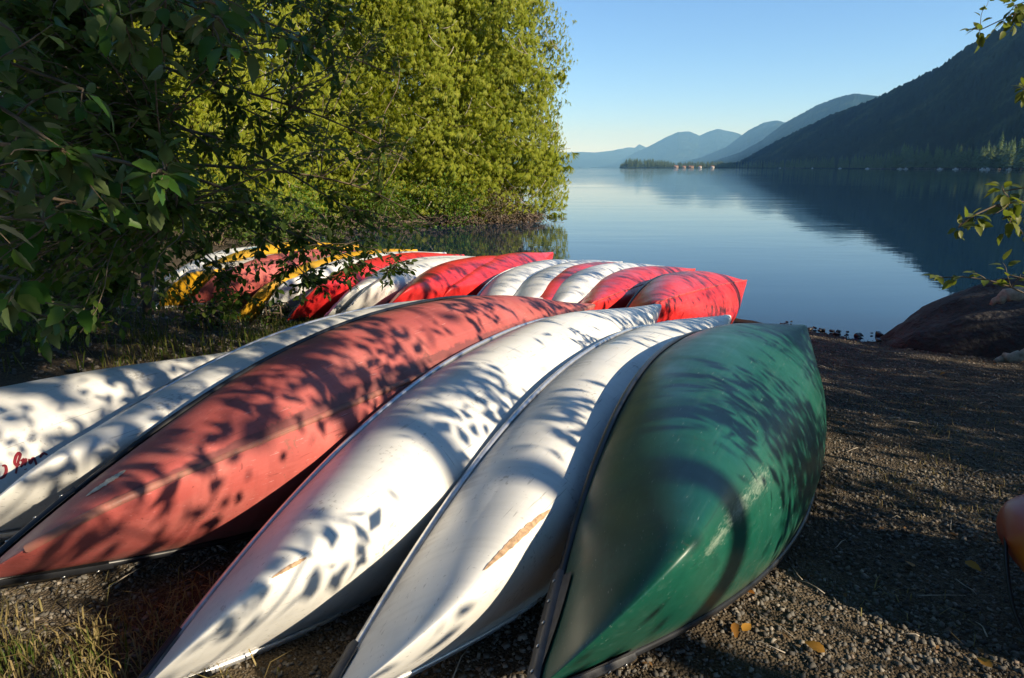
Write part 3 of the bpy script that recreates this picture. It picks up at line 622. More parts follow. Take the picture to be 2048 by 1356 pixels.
# unseen woods added behind the viewpoint to close off the sky over the beach
for i, (x, y, H, Rc, lab) in enumerate([(-6.5, -5, 13, 3.6, 'unseen tall broadleaf tree behind the viewpoint on the left'), (-1.5, -7.5, 14, 3.8, 'unseen tall broadleaf tree straight behind the viewpoint'), (4.2, -8.5, 14, 3.6, 'unseen tall broadleaf tree behind the viewpoint on the right'), (9.2, -11, 15, 3.8, 'unseen tall broadleaf tree far behind the viewpoint on the right'), (-10.5, -.5, 13, 3.4, 'unseen tall broadleaf tree beyond the left edge'), (-2.2, -3.2, 11, 2.8, 'unseen broadleaf tree close behind the viewpoint')]):
    rr = np.random.default_rng(170+i); bz = base_z(x, y); b0 = np.array([x, y, bz-.1]); root = empty('broadleaf_tree', b0); tag(root, lab, 'tree', 'unseen woods behind the viewpoint')
    tk = bez(np.zeros(3), np.array([rr.normal()*.4, rr.normal()*.4, H*.9]), 0, 12, .15, rr); v, f = tube(tk, np.linspace(.24, .04, 12), 9); obj('trunk', mesh_np('trunk', v, f, M_BARK, True), root)
    d = unit(rr.standard_normal((110, 3)))*rr.uniform(.3, 1., (110, 1))**.5*np.array([Rc, Rc, H*.36])+np.array([0, 0, H*.58]); br = [tube(bez(tk[min(11, max(2, int(c[2]/H*9)))], c, .2, 6), np.linspace(.04, .008, 6), 4) for c in d]
    v, f = join(br); o = obj('branches', mesh_np('branches', v, f, M_TWIG, True), root); o['kind'] = 'stuff'
    n = 110*28; cc = np.repeat(d, 28, 0)+rr.standard_normal((n, 3))*.45; cc = cc[keep_out(cc+b0)]; n = len(cc); v, f = batch(T_SIMPLE, cc, rr.standard_normal((n, 3))+np.array([0, 0, -.5]), rr.standard_normal((n, 3)), .22+.15*rr.random(n))
    o = obj('crown', mesh_np('crown', v, f, L_ALDER), root); o['kind'] = 'stuff'

# ------------------------------------------------------------------ cedars on the left shore
def spray_tmpl(k=4):
    V = []; F = []
    for j in range(-k, k+1):
        a = j*.28; L = 1-.07*abs(j); s0 = .05+.10*abs(j); b0 = np.array([s0, 0, -.05*s0]); d = np.array([math.cos(a), math.sin(a), 0]); pz = np.array([-math.sin(a), math.cos(a), 0])
        m = b0+d*L*.5*(1-s0)+np.array([0, 0, -.06]); tip = b0+d*L*(1-s0)+np.array([0, 0, -.26]); i = len(V)
        V += [b0, m+pz*.05, tip, m-pz*.05]; F.append((i, i+1, i+2, i+3))
    return np.array(V), np.array(F)
T_SPRAY = spray_tmpl(3)
def cedar(x, y, H, R0, label, seed, nb=150, per=38, zmax=13., fill=0):
    r = np.random.default_rng(seed); bz = base_z(x, y); b0 = np.array([x, y, bz-.2]); root = empty('cedar_tree', b0); tag(root, label, 'tree', 'cedars along the left shore')
    tz = np.linspace(0, H, 14); lean = r.standard_normal(2)*.015
    tr = np.stack([lean[0]*tz, lean[1]*tz, tz], -1); v, f = tube(tr, .26*(1-tz/H)**.8+.02, 10); obj('trunk', mesh_np('trunk', v, f, M_BARK, True), root)
    bt = []; dead = []; pos = []; ax = []; sc = []; nrm = []
    for i in range(nb):
        low = i < nb*.86
        z0 = r.uniform(.5, zmax) if low else r.uniform(zmax, H*.97); ph = r.uniform(0, 2*np.pi)
        Lb = R0*(1-z0/H)**.55*r.uniform(.65, 1.2); d = np.array([math.cos(ph), math.sin(ph), 0]); pd = np.array([-d[1], d[0], 0])
        s = np.linspace(0, 1, 9)[:, None]; c = d*Lb*s+np.array([0, 0, 1.])*(z0-.62*Lb*s**1.25+.32*Lb*s**3)+pd*(r.standard_normal()*.15*Lb*s**2)
        c[:, :2] += lean*z0
        bt.append(tube(c, np.linspace(.032, .006, 9), 4))
        if r.random() < .35: dead.append(tube(bez(c[3], c[3]+d*r.uniform(.4, 1.2)+pd*r.uniform(-.7, .7)+np.array([0, 0, -r.uniform(0, .8)]), -.12, 6), np.linspace(.014, .004, 6), 4))
        n = int(per*(1 if low else .5)*Lb/R0*1.15)+4
        ss = r.uniform(.18, 1., n)**.75; k = ss*8; k0 = np.minimum(7, k.astype(int)); p = c[k0]+(c[k0+1]-c[k0])*(k-k0)[:, None]
        lat = r.standard_normal(n)*.30*Lb*(1.08-ss)*1.1; p = p+pd*lat[:, None]+np.stack([0*lat, 0*lat, -np.abs(lat)*.35-r.random(n)*.12], -1)
        a = d*r.uniform(.05, .6, (n, 1))+pd*np.sign(lat)[:, None]*r.uniform(.0, .5, (n, 1))+np.array([0, 0, -1.])*r.uniform(.6, 1.2, (n, 1))+r.standard_normal((n, 3))*.22
        pos.append(p); ax.append(a); sc.append(r.uniform(.24, .50, n)); nrm.append(d+np.array([0, 0, .2])+r.standard_normal((n, 3))*.45)
    if fill:
        z = r.uniform(.45, zmax, fill); toc = math.atan2(-y, -x); ph = toc+r.uniform(-2.1, 2.1, fill); rad = R0*(1-z/H)**.55*r.uniform(.55, 1.05, fill)**.7*(.66+.62*vnoise(ph*2.3+seed, z*.8)+.2*vnoise(ph*7+seed, z*2.6))*np.clip(.75+z*.25, 0, 1)
        d = np.stack([np.cos(ph), np.sin(ph), 0*ph], -1); p = d*rad[:, None]; p[:, 2] = z; p[:, :2] += lean*z[:, None]
        pos.append(p); ax.append(d*r.uniform(0, .5, (fill, 1))+np.array([0, 0, -1.])+r.standard_normal((fill, 3))*.33); sc.append(r.uniform(.13, .33, fill)); nrm.append(d+np.array([.25, -.15, .15])+r.standard_normal((fill, 3))*.5)
    v, f = join(bt); o = obj('branches', mesh_np('branches', v, f, M_TWIG, True), root); o['kind'] = 'stuff'
    for i in range(70 if fill > 5000 else 0):
        z = r.uniform(.6, zmax-1); ph = math.atan2(-y, -x)+r.uniform(-1.6, 1.6); rd = R0*(1-z/H)**.55*r.uniform(.8, 1.08); d = np.array([math.cos(ph), math.sin(ph), 0]); q = np.array([-d[1], d[0], 0])*r.choice([-1, 1])
        a_ = d*rd+np.array([0, 0, z]); dead.append(tube(bez(a_, a_+q*r.uniform(.3, .9)+np.array([0, 0, -r.uniform(.1, .7)]), -.1, 6), np.linspace(.016, .005, 6), 4))
    if dead: v, f = join(dead); o = obj('dead_twigs', mesh_np('dead_twigs', v, f, M_DEADWOOD, True), root); o['kind'] = 'stuff'
    v, f = batch(T_SPRAY, np.concatenate(pos), np.concatenate(ax), np.concatenate(nrm), np.concatenate(sc)); o = obj('crown', mesh_np('crown', v, f, L_CEDAR), root); o['kind'] = 'stuff'
for i, (x, y, H, R0, lab) in enumerate([
    (-.55, 28.2, 22, 2.75, 'sunlit yellow-green cedar at the right end of the left shore, against the sky'),
    (-3.3, 27.2, 20, 2.7, 'sunlit yellow-green cedar second from the right on the left shore'),
    (-6.2, 27., 21, 2.8, 'sunlit cedar above the cove, third from the right on the left shore'),
    (-9.0, 25.5, 21, 2.9, 'cedar behind the alder leaves, fourth from the right on the left shore'),
    (-9.6, 21., 18, 2.6, 'cedar behind the alder, above the far end of the back row of canoes'),
    (-11.6, 17.5, 19, 2.9, 'dim cedar deep behind the leaves at the left'),
    (-12.5, 12.5, 18, 2.8, 'dark cedar farthest left behind the shrubs'),
    (-2.0, 33., 22, 2.8, 'cedar hidden mostly behind the two right-hand cedars'),
    (-7., 33., 22, 2.9, 'cedar behind the third and fourth cedars of the left shore'),
    (-10.2, 9.2, 16, 2.8, 'dark cedar behind the shaded alder at the left edge'),
    (-15.5, 19., 20, 3., 'cedar far back in the woods at the left'),
    (-9.3, 14.6, 15, 2.4, 'dim cedar behind the alder trunk')]):
    cedar(x, y, H, R0, lab, 300+i, nb=(200 if i < 5 else 140), per=(44 if i < 5 else 34), fill=(17500 if i < 5 else 2600))

# bushes at the foot of the cedars
def bush(x, y, rx, rz, label, seed, lm, n=2600, size=.10, z0=None, group='bushes along the left shore', sq=.8):
    r = np.random.default_rng(seed); bz = base_z(x, y) if z0 is None else z0; b0 = np.array([x, y, bz]); root = empty('bush', b0); tag(root, label, 'bush', group)
    st = []; tips = []
    for i in range(26):
        d = unit(np.array([r.standard_normal(), r.standard_normal()*.8, abs(r.standard_normal())*.9+.35])); tp = d*np.array([rx, rx*sq, rz])*r.uniform(.6, 1.); tips.append(tp)
        st.append(tube(bez(np.array([r.uniform(-.2, .2), r.uniform(-.2, .2), -.05]), tp, .08, 7, .05, r), np.linspace(.014, .004, 7), 4))
    v, f = join(st); o = obj('stems', mesh_np('stems', v, f, M_TWIG, True), root); o['kind'] = 'stuff'
    tips = np.array(tips); p = tips[r.integers(0, len(tips), n)]*r.uniform(.55, 1.08, (n, 1))+r.standard_normal((n, 3))*.16*rx; p[:, 2] = np.maximum(p[:, 2], .03)
    v, f = batch(T_LEAF, p, r.standard_normal((n, 3))+unit(p)*.8, r.standard_normal((n, 3))*.6+np.array([0, -.2, 1.]), size*r.uniform(.6, 1.25, n))
    o = obj('foliage', mesh_np('foliage', v, f, lm, True), root); o['kind'] = 'stuff'
bush(-2.6, 25.1, 1.9, 1.7, 'bright green leafy bush at the waterline below the cedars', 401, L_BUSH)
bush(-.5, 25.8, 1.7, 1.5, 'reddish-brown bush at the waterline, right of the bright green bush', 402, L_RED, 2400)
bush(.75, 26.9, .8, .7, 'small pale-tipped bush at the far right foot of the cedars', 403, L_RED, 1000, .08)
bush(-5.0, 24.2, 2.0, 1.6, 'green bush at the head of the cove', 404, L_BUSH)
bush(-7.2, 21.8, 2.0, 1.7, 'green bush on the left bank of the cove', 405, L_BUSH)
bush(-6.6, 18.2, 1.3, 1.2, 'low bush behind the far tips of the yellow canoes', 406, L_ALDER, 2200)
bush(-6.4, 14.4, 1.4, 1.5, 'dark bush behind the left end of the back row', 407, L_ALDER, 2400)
bush(-6.8, 10.4, 1.5, 1.6, 'dark bush left of the leftmost white canoe of the back row', 408, L_ALDER, 2400)
bush(-7.6, 7.6, 1.5, 1.9, 'dark bush in deep shade at the left', 409, L_ALDER, 2600)
# exposed roots and drift twigs along the cove
r = np.random.default_rng(410); pr = []
for i in range(420):
    q = r.uniform(0, 1); xx = -7.2+8.4*q; yy = np.interp(xx, [-7.2, -6.6, -4.4, -1.2, .7, 1.2], [20.8, 23., 24.4, 25.4, 26.4, 27.6])+r.normal()*.25
    a = np.array([xx, yy, r.uniform(-.02, .22)]); b_ = a+np.array([r.normal()*.6, r.normal()*.35-.15, r.normal()*.22]); b_[2] = max(b_[2], -.03)
    pr.append(tube(bez(a, b_, r.uniform(-.1, .22), 6, .06, r), np.linspace(.016, .005, 6), 4))
v, f = join(pr); o = obj('root_tangle', mesh_np('root_tangle', v, f, simple('root_bark', (.17, .12, .09), .9, 0, .4, 20), True)); tag(o, 'brown tangle of bare roots and twigs along the cove waterline', 'roots', kind='stuff')

# ------------------------------------------------------------------ alder at the left and the nearest shrub
def curve_limb(a, px, py, d, sag, r, r0=.022, r1=.004):
    e = at(px, py, d); return bez(np.array(a, float), e, sag, 14, .07, r), np.linspace(r0, r1, 14)
r = np.random.default_rng(55)
def region_targets(n, poly_right, x0, ylim, dfun, dens, r):
    out = []
    while len(out) < n:
        px = r.uniform(x0, 900); py = r.uniform(*ylim)
        if px > np.interp(py, poly_right[0], poly_right[1]) or r.random() > dens(px, py): continue
        out.append(at(px, py, dfun(px, py, r)))
    return np.array(out)
edge = ([-200, 0, 100, 200, 300, 400, 480, 520, 560, 600, 640, 690], [720, 770, 800, 835, 860, 885, 875, 850, 800, 560, 330, 140])
bz1 = base_z(-4.1, 6.6); bz2 = base_z(-3.7, 7.9); bz3 = base_z(-5.6, 5.4)
tr1 = (bez(np.array([-4.1, 6.6, bz1-.1]), np.array([-3.5, 6.2, 6.2]), 0, 12, .1, r), np.linspace(.085, .02, 12))
tr2 = (bez(np.array([-3.85, 6.9, bz2-.1]), np.array([-2.9, 6.9, 5.5]), 0, 12, .1, r), np.linspace(.06, .015, 12))
lims = []
for (px, py, d, h) in [(830, 330, 5.8, 2.2), (865, 450, 6.2, 1.7), (700, 420, 5.2, 1.8), (790, 150, 5.6, 3.), (650, 40, 5.2, 3.6), (560, 250, 4.6, 2.5), (480, 340, 4.2, 2.), (780, 545, 6.3, 1.5), (620, 560, 5.7, 1.3), (640, 490, 5., 1.6), (440, 110, 4.2, 3.2), (350, 420, 3.8, 1.8), (480, 590, 5.6, 1.1), (300, 250, 3.8, 2.5), (250, 560, 4.6, 1.3), (180, 80, 3.8, 3.2), (720, -120, 5.4, 4.4), (430, -120, 4.4, 4.4)]:
    hh = bz1+h; k = tr1[0][np.abs(tr1[0][:, 2]-hh).argmin()]; lims.append(curve_limb(k, px, py, d, .12, r))
dfun = lambda px, py, r: np.clip(3.6+px/300+r.normal()*.8, 3.0, 7.4)
dens = lambda px, py: 1. if px < 480 else np.interp(px, [480, 700, 890], [.8, .5, .35])
tg = region_targets(840, edge, -120, (-160, 690), dfun, lambda px, py: dens(px, py)*(1 if py < 455 or px < 260 else .14), r)
ovl = []
for _ in range(105):
    px_ = r.uniform(300, 840); py_ = r.uniform(455, np.interp(px_, [300, 480, 620, 760, 840], [640, 630, 600, 575, 540])); ovl.append(at(px_, py_, r.uniform(5., 6.6)))
tg = np.concatenate([tg, np.array(ovl)])
leafy_thing('alder_tree', 'dense alder with oval green leaves overhanging the left ends of the back-row canoes', 'tree', [tr1, tr2], lims, tg, L_ALDER, M_TWIG, .068, 24, T_LEAF, 56, leafspan=.8)
tr3 = (bez(np.array([-5.6, 5.4, bz3-.1]), np.array([-5.2, 5.0, 5.5]), 0, 12, .1, r), np.linspace(.09, .02, 12))
lim3 = [curve_limb(tr3[0][4], px, py, d, .1, r) for px, py, d in [(60, 300, 4.4), (150, 150, 4.6), (20, 500, 4.4), (250, 30, 4.8), (-100, 200, 3.8), (200, 420, 5.2)]]
tg3 = []
for i in range(300): tg3.append(at(r.uniform(-180, 380), r.uniform(-120, 600), r.uniform(4.2, 6.6)))
leafy_thing('alder_tree', 'shaded alder with dark leaves at the far left, behind the nearest leaves', 'tree', [tr3], lim3, np.array(tg3), L_ALDER, M_TWIG, .075, 17, T_LEAF, 57, objs=120)
bzn = base_z(-2.9, 1.7)
trn = (bez(np.array([-2.95, 1.7, bzn-.1]), np.array([-2.6, 1.8, 4.2]), 0, 12, .06, r), np.linspace(.04, .012, 12))
limn = [curve_limb(trn[0][k], px, py, d, .08, r, .013, .004) for px, py, d, k in [(330, 350, 1.9, 4), (270, 430, 2.0, 4), (120, 300, 1.7, 5), (110, 640, 2.0, 3), (40, 560, 1.7, 3), (600, 70, 2.5, 8), (430, 30, 2.1, 8), (170, 180, 2.0, 6), (90, 440, 1.6, 4), (20, 60, 1.9, 7), (250, 60, 2.1, 8)]]
tgn = []
for px, py, d, n, sx_, sy in [(330, 340, 1.9, 6, 40, 25), (240, 400, 2., 8, 70, 35), (110, 330, 1.7, 8, 70, 40), (90, 650, 2., 4, 45, 22), (30, 560, 1.8, 4, 40, 30), (560, 70, 2.4, 5, 50, 30), (430, 60, 2.1, 6, 50, 30), (160, 190, 2., 4, 60, 30), (60, 420, 1.7, 6, 60, 40), (30, 90, 1.9, 5, 60, 50), (220, 60, 2.1, 5, 60, 40), (20, 250, 1.7, 5, 60, 40)]:
    for i in range(n): tgn.append(at(px+r.normal()*sx_, py+r.normal()*sy, d+r.normal()*.12))
leafy_thing('leafy_shrub', 'nearest shrub with large serrated green leaves at the left edge', 'shrub', [trn], limn, np.array(tgn), L_NEAR, M_TWIG, .078, 7, T_NEAR[1], 58, droop=.7, leafspan=.4)

# sprig-bearing shrub at the right edge, and the higher branch over the boulder
bzr = base_z(3.9, 2.6); r = np.random.default_rng(60)
trr = (bez(np.array([3.9, 2.6, bzr-.1]), np.array([3.6, 2.9, 2.6]), 0, 10, .05, r), np.linspace(.016, .006, 10))
limr = [curve_limb(trr[0][k], px, py, d, .05, r, .008, .003) for px, py, d, k in [(2005, 385, 3.05, 6), (1920, 455, 3.0, 5), (1885, 553, 3.4, 3), (2010, 545, 3.3, 3)]]
tgr = [at(px, py, d) for px, py, d in [(2003, 372, 3.05), (2025, 410, 3.05), (2040, 440, 3.1), (1985, 430, 3.0), (1950, 445, 3.0), (1917, 458, 3.0), (1940, 432, 3.0), (2010, 462, 3.0), (2046, 470, 3.0), (1872, 554, 3.4), (1905, 560, 3.4), (1950, 545, 3.35), (2005, 525, 3.3), (2040, 548, 3.2), (2045, 395, 3.1), (2075, 500, 3.1), (2080, 420, 3.1)]]
leafy_thing('leafy_shrub', 'sunlit leafy sprigs of a shrub reaching in at the right edge over the lake', 'shrub', [trr], limr, np.array(tgr), leafmat('sunlit_leaf', (.09, .12, .02), (.14, .16, .03), (.10, .14, .025), .4, .45), M_TWIG, .062, 7, T_NEAR[0], 61, droop=.2, leafspan=.16)
bzq = base_z(7.6, 6.0)
trq = (bez(np.array([7.9, 5.6, bzq-.1]), np.array([7.6, 5.9, 5.2]), 0, 10, .05, r), np.linspace(.07, .02, 10))
limq = [curve_limb(trq[0][7], 1960, 62, 5.6, .1, r, .014, .004), curve_limb(trq[0][7], 2030, 10, 5.6, .1, r, .012, .004), curve_limb(trq[0][5], 2046, 180, 5.6, .05, r, .012, .004)]
tgq = [at(px, py, d) for px, py, d in [(1940, 58, 5.6), (1960, 80, 5.6), (1985, 65, 5.6), (2010, 60, 5.6), (2030, 50, 5.6), (2042, 28, 5.5), (2020, 3, 5.6), (1975, -5, 5.6), (2046, 172, 5.6), (2044, 200, 5.6), (2065, 185, 5.6), (2080, 60, 5.6), (2100, 20, 5.6), (2120, 90, 5.6)]]
leafy_thing('small_tree', 'small tree whose leafy branch tip hangs in at the top right corner', 'tree', [trq], limq, np.array(tgq), bpy.data.materials['sunlit_leaf'], M_TWIG, .085, 7, T_NEAR[0], 62, droop=.4, leafspan=.3)

# ------------------------------------------------------------------ boulder, driftwood, shore stones
m_rock, t, b = mat('dark_boulder'); b.inputs['Roughness'].default_value = .9
tc = N(t, 'ShaderNodeTexCoord'); n1 = N(t, 'ShaderNodeTexNoise', i_Scale=2.2, i_Detail=8., i_Roughness=.65); t.links.new(tc.outputs['Object'], n1.inputs[0])
t.links.new(ramp(t, n1.outputs[0], [(.3, (.020, .017, .0155)), (.5, (.042, .035, .031)), (.72, (.10, .085, .072))]).outputs[0], b.inputs['Base Color'])
n2 = N(t, 'ShaderNodeTexNoise', i_Scale=14., i_Detail=7.); t.links.new(tc.outputs['Object'], n2.inputs[0])
bp = N(t, 'ShaderNodeBump', i_Strength=1., i_Distance=.09); t.links.new(n2.outputs[0], bp.inputs['Height']); t.links.new(bp.outputs[0], b.inputs['Normal'])
def boulder(c, rad, name, label, cat, seed, nu=64, nv=40, amp=.12, group=None, m=m_rock):
    th = np.linspace(0, 2*np.pi, nu+1); ph = np.linspace(-1.2, np.pi/2, nv); T_, P_ = np.meshgrid(th, ph, indexing='ij')
    d = np.stack([np.cos(T_)*np.cos(P_), np.sin(T_)*np.cos(P_), np.sin(P_)], -1)
    k = 1+amp*(fbm(d[..., 0]*2+seed, d[..., 1]*2+d[..., 2]*1.7, 5)*2.4)
    V = d*k[..., None]*np.array(rad); V[-1] = V[0]; V[:, -1] = V[0, -1]
    o = obj(name, mesh_np(name, V.reshape(-1, 3), grid_faces(nu+1, nv)[:, ::-1], m, True), None, c); tag(o, label, cat, group); return o
boulder((8.1, 7.35, -.75), (4.1, 2.0, 1.75), 'boulder', 'large dark rounded boulder at the water edge on the right', 'boulder', 3, 96, 60, .13)
boulder((6.3, 5.4, .1), (1.3, .9, .38), 'boulder', 'low dark rock in front of the large boulder at the right edge', 'boulder', 9, 64, 40, .16)
def log(pts, rad, label, seed, m=M_DEADWOOD):
    r = np.random.default_rng(seed); P = np.array(pts, float); tt = np.linspace(0, len(P)-1, 18); C = np.stack([np.interp(tt, np.arange(len(P)), P[:, i]) for i in range(3)], -1)+r.standard_normal((18, 3))*.008
    v, f = tube(C, np.interp(tt, np.arange(len(P)), rad)*(1+.12*r.standard_normal(18)), 10); o = obj('driftwood_log', mesh_np('driftwood_log', v, f, m, True)); tag(o, label, 'driftwood', 'driftwood by the boulder')
a = at(1990, 722, 5.0); b_ = at(2048, 708, 4.9); c_ = b_+(b_-a)*2.2+np.array([0, 0, .1])
log([a, b_, c_], [.018, .045, .06], 'pale driftwood limb catching sun at the right edge below the boulder', 5)
a = at(1985, 606, 6.3); b_ = at(2015, 590, 6.25); c_ = at(2060, 586, 6.2)
log([a, b_, c_, c_+np.array([.7, -.1, .1])], [.03, .06, .07, .07], 'weathered root lying on top of the dark boulder', 6)
r = np.random.default_rng(70)
cube = np.array([(x, y, z) for x in (-1, 1) for y in (-1, 1) for z in (-1, 1)], float); cubeF = np.array([(0, 1, 3, 2), (4, 6, 7, 5), (0, 4, 5, 1), (2, 3, 7, 6), (0, 2, 6, 4), (1, 5, 7, 3)])
M_WET = simple('wet_dark_stone', (.035, .03, .026), .35, 0, .4, 30)
smesh = []
for k in range(5):
    V = cube*(1+r.uniform(-.45, .1, (8, 3)))*np.array([1, .8, .55]); me = mesh_np('shore_stone', V, cubeF, M_WET); smesh.append(me)
for i in range(28):
    q = r.uniform(0, 1); px = 1560+200*q; py = np.interp(px, [1560, 1640, 1760], [650, 662, 680])-abs(r.normal())*7+3
    d = at(px, py, 1.); d = d-np.array([0, 0, CAM_H]); t_ = (.02-CAM_H)/d[2]; P = np.array([0, 0, CAM_H])+d*t_
    o = bpy.data.objects.new('shore_stone', smesh[i % 5]); COL.objects.link(o); o.location = P; s_ = r.uniform(.010, .042); o.scale = (s_*1.2, s_, s_); o.rotation_euler = (r.uniform(-.3, .3), r.uniform(-.3, .3), r.uniform(0, 6))
    tag(o, 'small dark wet stone at the waterline beyond the green canoe', 'stone', 'wet stones along the waterline')

# ------------------------------------------------------------------ kayak at the right edge
def kayak():
    L, B, Hh = 2.9, .84, .42; bx, by = 1.745, 2.10; dirv = np.array([.97, -.243]); yaw = math.atan2(dirv[1], dirv[0])
    cx, cy_ = bx+dirv[0]*L/2, by+dirv[1]*L/2; root = empty('kayak', (cx, cy_, base_z(cx, cy_))); root.rotation_euler = (0, 0, yaw); tag(root, 'orange and yellow plastic kayak just showing at the right edge', 'kayak')
    u = np.linspace(-1, 1, 70); th = np.linspace(0, 2*np.pi, 33); U, T_ = np.meshgrid(u, th, indexing='ij')
    w = B/2*np.clip(1-np.abs(U)**8., 0, 1)**.5; h = Hh/2*np.clip(1-np.abs(U)**5, 0, 1)**.5; rk = .10*np.abs(U)**3
    c, s_ = np.cos(T_), np.sin(T_); Y = w*np.sign(c)*np.abs(c)**.75; Z = Hh/2+rk+h*np.sign(s_)*np.abs(s_)**.8
    well = (np.exp(-((U-.05)/.34)**4)*np.clip(1-np.abs(Y)/(B*.34), 0, 1)**.5)*(s_ > 0); Z = Z-well*.14
    m, t, b = mat('orange_yellow_plastic'); b.inputs['Roughness'].default_value = .38
    tc = N(t, 'ShaderNodeTexCoord'); sp = N(t, 'ShaderNodeSeparateXYZ'); t.links.new(tc.outputs['Object'], sp.inputs[0]); nz = N(t, 'ShaderNodeTexNoise', i_Scale=4., i_Detail=4.); t.links.new(tc.outputs['Object'], nz.inputs[0])
    ma = N(t, 'ShaderNodeMath', operation='MULTIPLY_ADD'); ma.inputs[1].default_value = .22; t.links.new(nz.outputs[0], ma.inputs[0]); t.links.new(sp.outputs[1], ma.inputs[2]); ma.inputs[1].default_value = .2
    t.links.new(ramp(t, ma.outputs[0], [(.0, (.60, .30, .012)), (.05, (.58, .16, .012)), (.13, (.46, .035, .02))]).outputs[0], b.inputs['Base Color'])
    obj('hull', mesh_np('hull', np.stack([U*L/2, Y, Z], -1).reshape(-1, 3), grid_faces(70, 33), m, True), root)
    # black grab cord looping off the bow
    pts = np.array([(-1.28, .20, .30), (-1.42, .10, .33), (-1.455, -.03, .24), (-1.46, -.14, .12), (-1.42, -.24, .04), (-1.32, -.28, .07), (-1.2, -.28, .2)])
    tt = np.linspace(0, 6, 40); C = np.stack([np.interp(tt, np.arange(7), pts[:, i]) for i in range(3)], -1)
    for _ in range(6): C[1:-1] = (C[:-2]+C[1:-1]*2+C[2:])/4
    v, f = tube(C, .007, 7); obj('grab_cord', mesh_np('grab_cord', v, f, M_BLACK, True), root)
    v, f = tube([(-1.30, .16, .315), (-1.30, .16, .33)], [.012, .008], 8); obj('rivet', mesh_np('rivet', v, f, M_RIVET, True), root)
kayak()

# ------------------------------------------------------------------ gravel, grass, fallen leaves
canoe_gap = None
m_st, t, b = mat('gravel_stone'); b.inputs['Roughness'].default_value = .85; g = N(t, 'ShaderNodeNewGeometry')
t.links.new(ramp(t, g.outputs['Random Per Island'], [(0, (.045, .040, .035)), (.3, (.09, .081, .068)), (.6, (.15, .134, .11)), (.78, (.085, .079, .073)), (.94, (.25, .22, .18)), (1., (.14, .085, .055))]).outputs[0], b.inputs['Base Color'])
r = np.random.default_rng(80)
def stones(n, xr, yr, smin, smax, ok):
    x = r.uniform(*xr, n); y = r.uniform(*yr, n); k = ok(x, y); return x[k], y[k], smin+(smax-smin)*r.random(k.sum())**3.5
A = [stones(70000, (-2.6, 3.0), (1.15, 3.6), .0022, .0115, lambda x, y: (np.abs(x) < .8*y+.3) & (r.random(len(x)) < .35+1.2*np.clip(fbm(x*1.1, y*1.1, 3)+.42, 0, 1))),
     stones(52000, (.9, 5.4), (3.4, 8.6), .003, .0105, lambda x, y: (x < .80*y+.2) & (x > 1.6-.0*y) & (shore_d(x, y) > -.15)),
     stones(6000, (-5., -1.2), (4.6, 9.), .008, .022, lambda x, y: x < -.9)]
X = np.concatenate([a[0] for a in A]); Y = np.concatenate([a[1] for a in A]); Sz = np.concatenate([a[2] for a in A]); n = len(X)
Zg = ground_h(X, Y)
bank = [cube*(1+r.uniform(-.5, .12, (8, 3)))*np.array([1.15, .85, .55]) for _ in range(24)]; bank = np.array(bank)
V = bank[r.integers(0, 24, n)]*Sz[:, None, None]
q = r.standard_normal((n, 4))*np.array([1, .25, .25, 1]); q /= np.linalg.norm(q, axis=1)[:, None]; w_, x_, y_, z_ = q.T
Rq = np.stack([np.stack([1-2*(y_**2+z_**2), 2*(x_*y_-z_*w_), 2*(x_*z_+y_*w_)], -1), np.stack([2*(x_*y_+z_*w_), 1-2*(x_**2+z_**2), 2*(y_*z_-x_*w_)], -1), np.stack([2*(x_*z_-y_*w_), 2*(y_*z_+x_*w_), 1-2*(x_**2+y_**2)], -1)], 1)
V = np.einsum('nij,nkj->nki', Rq, V)+np.stack([X, Y, Zg+Sz*.18], -1)[:, None]
F = (cubeF[None]+(np.arange(n)*8)[:, None, None]).reshape(-1, 4)
o = obj('gravel', mesh_np('gravel', V.reshape(-1, 3), F, m_st)); tag(o, 'loose angular gravel covering the beach', 'gravel', kind='stuff')
def grass(name, n, pts, hr, lm, label, lean=.5, wid=.004):
    x, y = pts; n = len(x); z = ground_h(x, y); h = r.uniform(*hr, n); a = r.uniform(0, 6.28, n); ln = r.uniform(.1, 1., n)*lean*h
    d = np.stack([np.cos(a), np.sin(a), 0*a], -1); p = np.stack([-np.sin(a), np.cos(a), 0*a], -1); b0 = np.stack([x, y, z-.01], -1); w_ = wid*r.uniform(.6, 1.5, n)[:, None]
    m = b0+d*(ln*.35)[:, None]+np.array([0, 0, 1.])*(h*.6)[:, None]; tp = b0+d*ln[:, None]+np.array([0, 0, 1.])*h[:, None]*(1-.35*lean)
    V = np.stack([b0-p*w_, b0+p*w_, m+p*w_*.8, m-p*w_*.8, tp], 1); F = np.array([(0, 1, 2), (0, 2, 3), (3, 2, 4)])[None]+(np.arange(n)*5)[:, None, None]
    o = obj(name, mesh_np(name, V.reshape(-1, 3), F.reshape(-1, 3), lm)); tag(o, label, 'grass', kind='stuff')
def clump(n, c, sx_, sy): return np.concatenate([r.normal(c_[0], sx_, n) for c_ in c]), np.concatenate([r.normal(c_[1], sy, n) for c_ in c])
cx = [(r.uniform(-5.6, -1.9), r.uniform(4.4, 7.6)) for _ in range(70)]; cx = [c for c in cx if c[1] > 4.9+.9*(c[0]+3.2) and c[1] < 8.2]
grass('grass', 0, clump(85, cx, .17, .17), (.04, .24), L_GRASS, 'green and straw grass on the left bank behind the white canoes', 1.1)
cx = [(r.uniform(-1.9, -.75), r.uniform(1.25, 2.05)) for _ in range(26)]
grass('grass', 0, clump(60, cx, .09, .09), (.04, .15), L_DRY, 'dry straw grass on the gravel at the bottom left', 1.2, .0022)
cx = [(r.uniform(-1.6, -1.15), r.uniform(1.5, 1.75)) for _ in range(5)]
